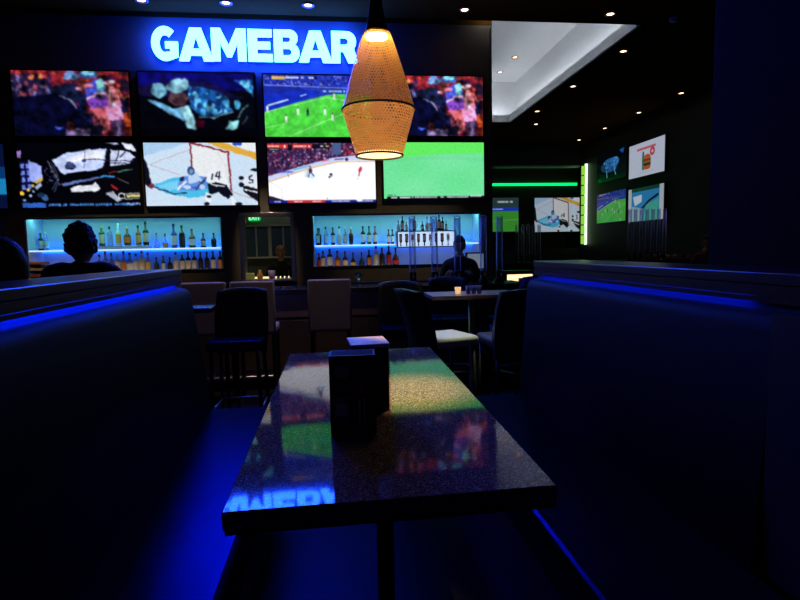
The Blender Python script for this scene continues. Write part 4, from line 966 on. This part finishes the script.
MB().lathe([(.03, 0), (.03, .003), (.004, .008), (.004, .07), (.02, .08), (.043, .11), (.04, .15), (.037, .15), (.038, .11), (.018, .085), (0, .08)], n=18).build('bowl', M_glass, wg)
# kitchen side counter seen through the window
kc = empty('kitchen_counter', (-2.4, 8.5, ZF), 0, 'kitchen counter with warm lit edge seen through the pass window', 'counter')
MB().box(-2.6, 2.3, -.3, .4, 1.10, 1.14).build('countertop', M_steel, kc)
MB().box(-2.6, 2.3, -.25, .4, 0, 1.098).build('body', M_kick, kc)
MB().box(-2.6, 2.3, -.30, -.26, 1.141, 1.20).build('lit_rail', emis('warm_rail_light', (1., .8, .45), 1.3), kc)
KZ = WN[2]+.03
tumbler(xat(271, 7.60), 7.62, KZ, .12, .05, mat('purple_cup', (.3, .22, .5), .4), 'purple cup standing on the sill of the pass window', 'cup', name='cup')
MB().box(-.07, .07, -.04, .05, 0, .09, .006).build('container', mat('yellow_green_box', (.45, .5, .12), .5), loc=(xat(248, 7.62), 7.62, KZ), label='yellow-green box at the left end of the pass window sill', cat='box')
MB().lathe([(.035, 0), (.04, .06), (.02, .1), (.02, .13)], n=14).build('jar', mat('orange_jar', (.7, .3, .05), .3), loc=(xat(259, 7.60), 7.62, KZ), label='small orange jar between green box and purple cup on the window sill', cat='jar')
for i in range(4): tumbler(xat(277.5+4.2*i, 7.62), 7.62, KZ, .075, .022, M_glass, '%s shot glass from the left on the pass window sill' % ORD[i], group='shot glasses on the pass window sill')
ex = empty('exit_sign', (-.98*10.1/7.56*1.0, 10.17, 1.83), 0, 'small green glowing exit sign seen through the pass window', 'sign')
ex.location.x = xat(255.5, 10.1); ex.location.z = zat(255.5, 218, 10.1)-.05
MB().box(-.1, .1, -.02, .02, 0, .11).build('housing', emis('green_exit_glow', (.0, .55, .12), .8), ex)
cu = bpy.data.curves.new('t', 'FONT'); cu.body = 'EXIT'; cu.size = .1; cu.extrude = .002; cu.align_x = 'CENTER'
to = bpy.data.objects.new('t', cu); link(to); dg = bpy.context.evaluated_depsgraph_get()
me = bpy.data.meshes.new_from_object(to.evaluated_get(dg)); bpy.data.objects.remove(to); me.transform(Matrix.Translation((0, -.024, .02)) @ Matrix.Rotation(PI/2, 4, 'X')); me.materials.clear(); me.materials.append(emis('pale_green_letters', (.35, 1., .5), 1.6))
o = bpy.data.objects.new('lettering', me); o.parent = ex; link(o)
# kitchen back windows and shelf
for i, px in enumerate((257, 284)):
    x = xat(px, 10.15); r = empty('wall_cabinet', (x, 10.18, 1.15), 0, ['left', 'right'][i]+' grey framed glass-door cabinet on the kitchen back wall', 'cabinet', 'glass cabinets in the kitchen')
    b = MB(); b.box(-.24, .24, -.05, 0, .0, .03); b.box(-.24, .24, -.05, 0, .57, .6); b.box(-.24, -.21, -.05, 0, .03, .57); b.box(.21, .24, -.05, 0, .03, .57); b.box(-.012, .012, -.05, 0, .03, .57)
    b.build('frame', M_steel, r); MB().box(-.205, .205, -.02, -.005, .035, .565).build('pane', mat('dim_blue_glass', (.03, .05, .09), .1), r)
MB().lathe([(.06, 0), (.06, .03)], n=16).build('kitchen_lamp', emis('dim_white_lamp', (.9, 1., .8), 110.), loc=(-.9, 9.2, 2.95), label='round lamp on the kitchen ceiling', cat='lamp')

# ------------------------------------------------------------ ceiling downlights
def downlight(x, y, label, strength=1, parentcut=CZ):
    r = empty('ceiling_light', (x, y, parentcut), 0, label, 'ceiling light', 'round downlights in the dark ceiling')
    MB().lathe([(.045, -.001), (.075, -.001), (.078, -.008), (.07, -.016), (.05, -.012), (.045, -.001)], n=24, caps=False).build('ring', mat('bronze_ring', (.25, .12, .06), .4, .5), r)
    MB().lathe([(.001, -.006), (.043, -.006), (.044, -.002), (.001, -.001)], n=20).build('lamp', emis('warm_downlight', (1., .62, .36), 7.), r)
    return r
DL = [(-2.20, 7.08, 'nearest the left picture edge, in the row above the television wall'), (-1.23, 7.08, 'in the row above the sign letters A and M'), (-.256, 7.08, 'in the row above the sign letter B, left of the pendant'),
      (1.69, 7.08, 'at the right end of the television wall'), (3.62, 7.08, 'in front of the near edge of the lit ceiling tray'),
      (4.50, 8.37, 'nearest one beside the right edge of the lit tray'), (4.50, 10.2, 'second one beside the right edge of the lit tray'), (4.50, 12.06, 'third one beside the right edge of the lit tray'), (4.93, 13.3, 'just beyond the far corner of the lit tray'),
      (6.9, 10.55, 'nearest in the row along the right side wall'), (6.9, 12.1, 'second in the row along the right side wall'), (6.9, 13.7, 'third in the row along the right side wall'), (6.9, 15.2, 'farthest in the row along the right side wall')]
D0 = None
for x, y, w in DL:
    if D0 is None: D0 = downlight(x, y, 'round warm downlight '+w)
    else: dup(D0, (x, y, CZ), None, 'round warm downlight '+w)
for i, (px, py) in enumerate(((515, 57), (500, 72))):
    d = FW+RT*((px-400)/F_PX)+UP*((300-py)/F_PX); t = (TZ-CAM_H)/d.z; p = CAM+d*t
    dup(D0, (p.x, p.y, TZ), None, 'small downlight in the raised lit tray, %s of two' % ['nearer', 'farther'][i], 'downlights in the lit ceiling tray')
for i, (px, py, Yd) in enumerate(((541, 172, 16.4), (576, 176, 16.65), (537, 181, 16.9))):
    x = xat(px, Yd); MB().lathe([(.001, 0), (.05, 0), (.05, .012), (.001, .012)], n=14).build('ceiling_light', MATS['warm_downlight'], loc=(x, 16.4+.25*i, fz1+.588), label='tiny downlight on the far alcove ceiling, %s of three' % ['nearest', 'middle', 'farthest'][i], cat='ceiling light', group='downlights in the far alcove')
MB().lathe([(.001, -.05), (.05, -.045), (.065, -.02), (.065, -.001)], n=20).build('smoke_detector', mat('grey_plastic', (.2, .2, .22), .5), loc=(4.55, 7.15, CZ), label='small round smoke detector on the dark ceiling right of the tray', cat='smoke detector')

# ------------------------------------------------------------ people
def skin_mesh(verts, edges, radii, root=0, sub=2):
    me = bpy.data.meshes.new('s'); me.from_pydata(verts, edges, [])
    o = bpy.data.objects.new('s', me); link(o)
    md = o.modifiers.new('k', 'SKIN'); md.use_smooth_shade = True
    sv = me.skin_vertices[0].data
    for i, r in enumerate(radii): sv[i].radius = (r if isinstance(r, tuple) else (r, r)); sv[i].use_root = (i == root)
    s = o.modifiers.new('u', 'SUBSURF'); s.levels = sub; s.render_levels = sub
    dg = bpy.context.evaluated_depsgraph_get(); out = bpy.data.meshes.new_from_object(o.evaluated_get(dg))
    bpy.data.objects.remove(o); return out
def head_into(bm, c, turn, mi):
    """head centred on c, facing local +y turned by turn"""
    R = Matrix.Rotation(turn, 3, 'Z'); c = Vector(c)
    q = bmesh.ops.create_uvsphere(bm, u_segments=28, v_segments=20, radius=1)
    for v in q['verts']:
        x, y, z = v.co; jaw = max(0, -z)
        X = x*.076*(1-.34*jaw*jaw); Y = y*.096*(1-.16*jaw) - .008*z; Z = z*.118
        if y > 0:
            g = math.exp(-((x/.16)**2+((z+.16)/.2)**2)); Y += .024*g*max(0, y)           # nose
            Y -= .010*math.exp(-(((abs(x)-.36)/.16)**2+((z-.08)/.12)**2))                  # eye sockets
            Y += .008*math.exp(-((x/.28)**2+((z+.52)/.10)**2))                             # lips
            Y += .010*math.exp(-((x/.3)**2+((z+.85)/.2)**2))                               # chin
        v.co = c+R@Vector((X, Y, Z))
    for f in {f for v in q['verts'] for f in v.link_faces}: f.smooth = True; f.material_index = mi
    for sx in (-1, 1):
        for (p, r, s, m) in (((sx*.078, -.006, -.005), .030, (.3, .62, 1), mi), ((sx*.028, .081, .010), .011, (1, .7, .8), 4), ((sx*.028, .0885, .010), .005, (1, .5, 1), 5)):
            z = bmesh.ops.create_icosphere(bm, subdivisions=2, radius=r)
            for v in z['verts']: v.co = c+R@Vector((v.co.x*s[0]+p[0], v.co.y*s[1]+p[1], v.co.z*s[2]+p[2]))
            for f in {f for v in z['verts'] for f in v.link_faces}: f.smooth = True; f.material_index = m
    z = bmesh.ops.create_icosphere(bm, subdivisions=2, radius=.02)
    for v in z['verts']: v.co = c+R@Vector((v.co.x*1.1, v.co.y*.25+.090, v.co.z*.22-.062))
    for f in {f for v in z['verts'] for f in v.link_faces}: f.smooth = True; f.material_index = 6
def person(loc, rz, label, joints, shirt, pants, hairm, hair='short', skinm=M_skin, headturn=0, scale=1.):
    """joints: dict of local positions; faces +y. Returns an Empty-free thing: the body mesh with hair as its child"""
    J = joints; names = []; V = []; Rr_ = []; E = []; EM = []
    def add(n, p, r): names.append(n); V.append(p); Rr_.append(r); return len(V)-1
    pel = add('pelvis', J['pelvis'], (.15, .12)); wa = add('waist', J['waist'], (.135, .105)); ch = add('chest', J['chest'], (.16, .12))
    ub = add('upper', J['upper'], (.13, .095)); nk = add('neck', J['neck'], .056); hd = add('headbase', J['head'], .055)
    for a, b, m in ((pel, wa, 1), (wa, ch, 1), (ch, ub, 1), (ub, nk, 1), (nk, hd, 0)): E.append((a, b)); EM.append(m)
    for s in ('l', 'r'):
        sh = add('sh', J['shoulder_'+s], .068); el = add('el', J['elbow_'+s], .046); wr = add('wr', J['wrist_'+s], .028); pm = add('pm', J['palm_'+s], (.036, .02))
        for a, b, m in ((ub, sh, 1), (sh, el, 1), (el, wr, 1 if J.get('long', True) else 0), (wr, pm, 0)): E.append((a, b)); EM.append(m)
        hp = add('hp', J['hip_'+s], .092); kn = add('kn', J['knee_'+s], .062); an = add('an', J['ankle_'+s], .042); to_ = add('toe', J['toe_'+s], .036)
        for a, b, m in ((pel, hp, 2), (hp, kn, 2), (kn, an, 2), (an, to_, 3)): E.append((a, b)); EM.append(m)
    me = skin_mesh(V, E, Rr_, 0)
    bm = bmesh.new(); bm.from_mesh(me)
    VV = [Vector(v) for v in V]
    for f in bm.faces:
        c_ = f.calc_center_median(); best = None
        for (a, b), m in zip(E, EM):
            d = VV[b]-VV[a]; t = max(0, min(1, (c_-VV[a]).dot(d)/max(d.length_squared, 1e-9))); q = (c_-VV[a]-d*t).length
            if best is None or q < best[0]: best = (q, m)
        f.material_index = best[1]; f.smooth = True
    for s in ('l', 'r'):        # fingers
        P = Vector(J['palm_'+s]); W = Vector(J['wrist_'+s]); d = (P-W).normalized(); side = d.cross(Vector((0, 0, 1)))
        side = side.normalized() if side.length > .1 else Vector((1, 0, 0)); up = side.cross(d).normalized(); sg = 1 if s == 'l' else -1
        mb = MB(); mb.bm.free(); mb.bm = bm; n0 = len(bm.faces)
        for k, ln in enumerate((.066, .076, .07, .054)):
            o = P+side*(.024-.016*k)*sg+d*.018; mb.tube([o, o+d*ln*.45, o+d*ln*.75-up*ln*.22, o+d*ln*.9-up*ln*.5], .0085, 7, 0, .006)
        o = P+side*.03*sg-d*.02; mb.tube([o, o+d*.025+side*.018*sg, o+d*.055+side*.018*sg-up*.012], .010, 7, 0, .007)
    head = Vector(J['head'])+Vector((0, .012, .085)); head_into(bm, head, headturn, 0)
    bmesh.ops.recalc_face_normals(bm, faces=bm.faces)
    out = bpy.data.meshes.new('person'); bm.to_mesh(out); bm.free()
    for m in (skinm, shirt, pants, M_shoe, M_eye, M_hair, mat('lip_tone', (.3, .1, .08), .5)): out.materials.append(m)
    o = bpy.data.objects.new('person', out); o.location = loc; o.rotation_euler = (0, 0, rz); o.scale = (scale,)*3; link(o); tag(o, label, 'person')
    h = MB(); r = random.Random(5); R = Matrix.Rotation(headturn, 3, 'Z')
    if hair == 'curly':
        for i in range(230):
            u = r.uniform(-.35, 1); a = r.uniform(0, 2*PI); q = math.sqrt(1-u*u); v = Vector((q*math.cos(a), q*math.sin(a), u))
            if v.y > .45 and v.z < .45: continue
            k = 1.0+.12*r.random()+(.10*max(0, v.z))
            p = head+R@Vector((v.x*.074*k, v.y*.094*k-.010, v.z*.125*k+.014)); h.ball(p, r.uniform(.014, .028), 1)
        q = bmesh.ops.create_uvsphere(h.bm, u_segments=20, v_segments=14, radius=1)
        for v in q['verts']:
            x, y, z = v.co; v.co = head+R@Vector((x*.080, (y*.098-.012) if y < .3 else y*.07, z*.122+.014 if z > -.45 else -.04))
    else:
        q = bmesh.ops.create_uvsphere(h.bm, u_segments=28, v_segments=20, radius=1)
        dele = []
        for v in q['verts']:
            x, y, z = v.co; n = 1+.02*math.sin(17*x+9*z)+.015*math.sin(23*y)
            lim = -.55 if y < 0 else (.30 if y > .35 else -.1)
            if z < lim: dele.append(v)
            v.co = head+R@Vector((x*.086*n, y*.107*n-.004, z*.131*n+.004))
        bmesh.ops.delete(h.bm, geom=dele, context='VERTS')
        for f in h.bm.faces: f.smooth = True
        if hair == 'bun': h.ball(head+Vector((0, -.10, .08)), .045)
    ho = h.build('hair', hairm, o)
    if hair != 'curly':
        sm = ho.modifiers.new('thick', 'SOLIDIFY'); sm.thickness = .012
    return o
def seated(seat, foot, lean=.0, wristL=(-.2, .42, .30), wristR=(.2, .42, .30), elbL=(-.27, .12, .28), elbR=(.27, .12, .28)):
    z = seat+.11; L = lean
    J = dict(pelvis=(0, 0, z), waist=(0, L*.3, z+.17), chest=(0, L*.7, z+.34), upper=(0, L, z+.47), neck=(0, L*1.1, z+.55), head=(0, L*1.15+.01, z+.60))
    for s, k, e, w in (('l', -1, elbL, wristL), ('r', 1, elbR, wristR)):
        J['shoulder_'+s] = (k*.185, L, z+.475); J['elbow_'+s] = (e[0], e[1], z+e[2]); J['wrist_'+s] = (w[0], w[1], z+w[2])
        d = (Vector(J['wrist_'+s])-Vector(J['elbow_'+s])).normalized()*.065; J['palm_'+s] = tuple(Vector(J['wrist_'+s])+d)
        J['hip_'+s] = (k*.10, .05, z-.005); J['knee_'+s] = (k*.14, .44, z-.01); J['ankle_'+s] = (k*.13, .42, foot+.09); J['toe_'+s] = (k*.14, .56, foot+.04)
    return J
def standing(foot, elbL=(-.27, .05, 1.10), wristL=(-.2, .28, 1.05), elbR=(.27, .05, 1.10), wristR=(.2, .28, 1.05)):
    J = dict(pelvis=(0, 0, foot+.95), waist=(0, 0, foot+1.12), chest=(0, 0, foot+1.29), upper=(0, 0, foot+1.42), neck=(0, .01, foot+1.52), head=(0, .02, foot+1.58))
    for s, k, e, w in (('l', -1, elbL, wristL), ('r', 1, elbR, wristR)):
        J['shoulder_'+s] = (k*.185, 0, foot+1.42); J['elbow_'+s] = (e[0], e[1], foot+e[2]); J['wrist_'+s] = (w[0], w[1], foot+w[2])
        d = (Vector(J['wrist_'+s])-Vector(J['elbow_'+s])).normalized()*.065; J['palm_'+s] = tuple(Vector(J['wrist_'+s])+d)
        J['hip_'+s] = (k*.09, 0, foot+.90); J['knee_'+s] = (k*.10, .02, foot+.50); J['ankle_'+s] = (k*.11, -.01, foot+.09); J['toe_'+s] = (k*.12, .13, foot+.04)
    return J
# neighbouring booth: its bench backs onto the left partition
nb = empty('booth_bench', (-1.28, 1.6, 0), 0, 'dark booth bench on the far side of the left partition', 'booth bench')
MB().box(-.22, .18, -1.6, 1.2, .33, .46, .03, seg=3).build('seat', M_vinyl, nb)
MB().box(-.17, .18, -1.6, 1.2, .001, .328).build('base', M_kick, nb)
MB().box(.182, .24, -1.6, 1.2, .001, 1.04, .01).build('backrest', M_vinyl_back, nb)
def broad(J):
    for k in ('shoulder_l', 'shoulder_r'): x, y, z = J[k]; J[k] = (x*1.12, y, z+.03)
    x, y, z = J['head']; J['head'] = (x, y, z-.015); x, y, z = J['upper']; J['upper'] = (x, y, z+.03)
    return J
p1 = person((-1.30, 2.37, 0), PI/2, 'person in dark clothes seated beyond the left partition at the left picture edge', seated(.46, 0, .02), M_shirt, M_pants, M_hair, 'short', skinm=M_skin, scale=.96)
p2 = person((xat(79, 3.95), 3.95, ZF), 0, 'person with thick curly black hair seen from behind, seated beyond the left partition', broad(seated(.83, .02, .02)), M_nshirt, M_pants, M_hair, 'curly')
# the stool that carries this person
s2 = empty('bar_stool', (p2.location.x, 3.98, ZF), 0, 'dark backless stool under the curly-haired person', 'bar stool')
MB().box(-.2, .2, -.19, .19, .73, .815, .03, seg=3).build('seat', M_chair, s2)
for sx in (-1, 1):
    for sy in (-1, 1): MB().tube([(sx*.15, sy*.15, .73), (sx*.19, sy*.19, 0)], .015, 8).build('leg', M_darksteel, s2)
q = MB()
for a, b in (((-.175, -.175), (.175, -.175)), ((.175, -.175), (.175, .175)), ((.175, .175), (-.175, .175)), ((-.175, .175), (-.175, -.175))): q.tube([(*a, .25), (*b, .25)], .009, 6)
q.build('footrest', M_steel, s2)
p3 = person((xat(460, 7.0), 7.02, ZF), math.radians(165), 'bartender in a black shirt standing behind the bar among the clear beer towers', standing(0, elbL=(-.25, .0, 1.15), wristL=(-.16, .18, 1.27), elbR=(.25, .0, 1.15), wristR=(.16, .18, 1.27)), M_shirt, M_pants, M_hair, 'short', scale=.96)
p4 = person((xat(280, 9.35), 9.4, ZF), math.radians(200), 'person with reddish hair standing in the kitchen behind the pass window', standing(0), M_shirt, M_pants, M_rhair, 'bun', scale=.93)
p5 = person((xat(706, 8.6), 8.6, ZF), math.radians(170), 'person in a dark red shirt standing far right beside the dark pillar', standing(0), mat('dark_red_cloth', (.12, .02, .02), .8), M_pants, M_hair, 'short', scale=.95)

# ------------------------------------------------------------ lamps of the room and added fill lights
def spot(name, loc, target, power, color, size, blend=.5, rad=.03):
    l = bpy.data.lights.new(name, 'SPOT'); l.energy = power; l.color = color; l.spot_size = math.radians(size); l.spot_blend = blend; l.shadow_soft_size = rad
    o = bpy.data.objects.new(name, l); o.location = loc; o.rotation_euler = (Vector(target)-Vector(loc)).to_track_quat('-Z', 'Y').to_euler(); link(o); return o
WARM = (1., .74, .42)
dup(D0, (.72, 2.45, CZ), None, 'round warm downlight above the far end of the granite table, out of the picture')
spot('table_spot', (.72, 2.45, CZ-.03), (.235, 1.87, .76), 1150, (1., .58, .19), 9.2, 1.)
dup(D0, (.95, 4.3, CZ), None, 'round warm downlight above the pale-seated chair')
spot('chair_spot', (.95, 4.3, CZ-.03), (.98, 4.38, .5), 420, (.9, .95, .62), 12, .8)
dup(D0, (1.2, 5.15, CZ), None, 'round warm downlight above the wooden high table')
spot('high_table_spot', (1.2, 5.15, CZ-.03), (1.1, 5.1, .8), 70, (1., .7, .4), 16, .8)
dup(D0, (-.3, 5.2, CZ), None, 'added warm downlight above the bar stools, out of view')
spot('stool_fill', (-.3, 5.2, CZ-.03), (-.2, 5.66, .6), 150, (1., .72, .56), 30, 1.)  # added fill, brightens the stool backs and the bar front
dup(D0, (-1.25, 5.2, CZ), None, 'added warm downlight above the two left bar stools, out of view')
spot('stool_fill', (-1.25, 5.2, CZ-.03), (-1.15, 5.66, .6), 110, (1., .72, .56), 26, 1.)  # second added fill, for the left pair of stools
dup(D0, (-3.6, 6.3, CZ), None, 'added warm downlight above the pile of menus, out of view')
spot('menu_fill', (-3.6, 6.3, CZ-.03), (-3.6, 7.3, 1.1), 300, (1., .75, .5), 16, .9)  # invented downlight, added to bring up the menu covers
spot('tower_fill', (6.9, 10.55, CZ-.03), (5.9, 10.1, 1.3), 160, (.55, .42, 1.), 40, .9)  # added violet fill for the clear tubes; the downlight there is warm
dup(D0, (-.95, 6.2, CZ), None, 'added warm downlight above the pass window, out of view')
spot('window_fill', (-.95, 6.2, CZ-.03), (-.93, 7.55, 1.3), 220, (1., .78, .62), 17, .9)  # added fill so the steel window frame and sill show
for nx_, nm in ((-2.6, 'left'), (.9, 'right')):
    dup(D0, (nx_, 5.3, CZ), None, 'added warm downlight aimed at the %s bottle niche, out of view' % nm)
    spot('niche_fill', (nx_, 5.3, CZ-.03), (nx_, 7.78, 1.1), 60, (1., .75, .45), 34, .9)  # added pair, warms the bottle labels from outside the niches

w = bpy.data.worlds.new('World'); sc.world = w; w.use_nodes = True
w.node_tree.nodes['Background'].inputs[0].default_value = (.25, .3, 1, 1); w.node_tree.nodes['Background'].inputs[1].default_value = .0008

# ------------------------------------------------------------ camera and view
cam = bpy.data.cameras.new('Camera'); co = bpy.data.objects.new('Camera', cam); link(co); sc.camera = co
cam.sensor_width = 36; cam.lens = F_PX/800*36; cam.clip_start = .05; cam.clip_end = 60
mw = Matrix((RT, UP, -FW)).transposed().to_4x4(); mw.translation = CAM; co.matrix_world = mw
sc.view_settings.view_transform = 'Standard'; sc.view_settings.look = 'None'; sc.view_settings.gamma = 1; sc.view_settings.exposure = 0
sc.view_settings.use_curve_mapping = False
sc.cycles.use_denoising = True
sc.cycles.max_bounces = 8; sc.cycles.transparent_max_bounces = 12
sc.cycles.sample_clamp_indirect = 4.
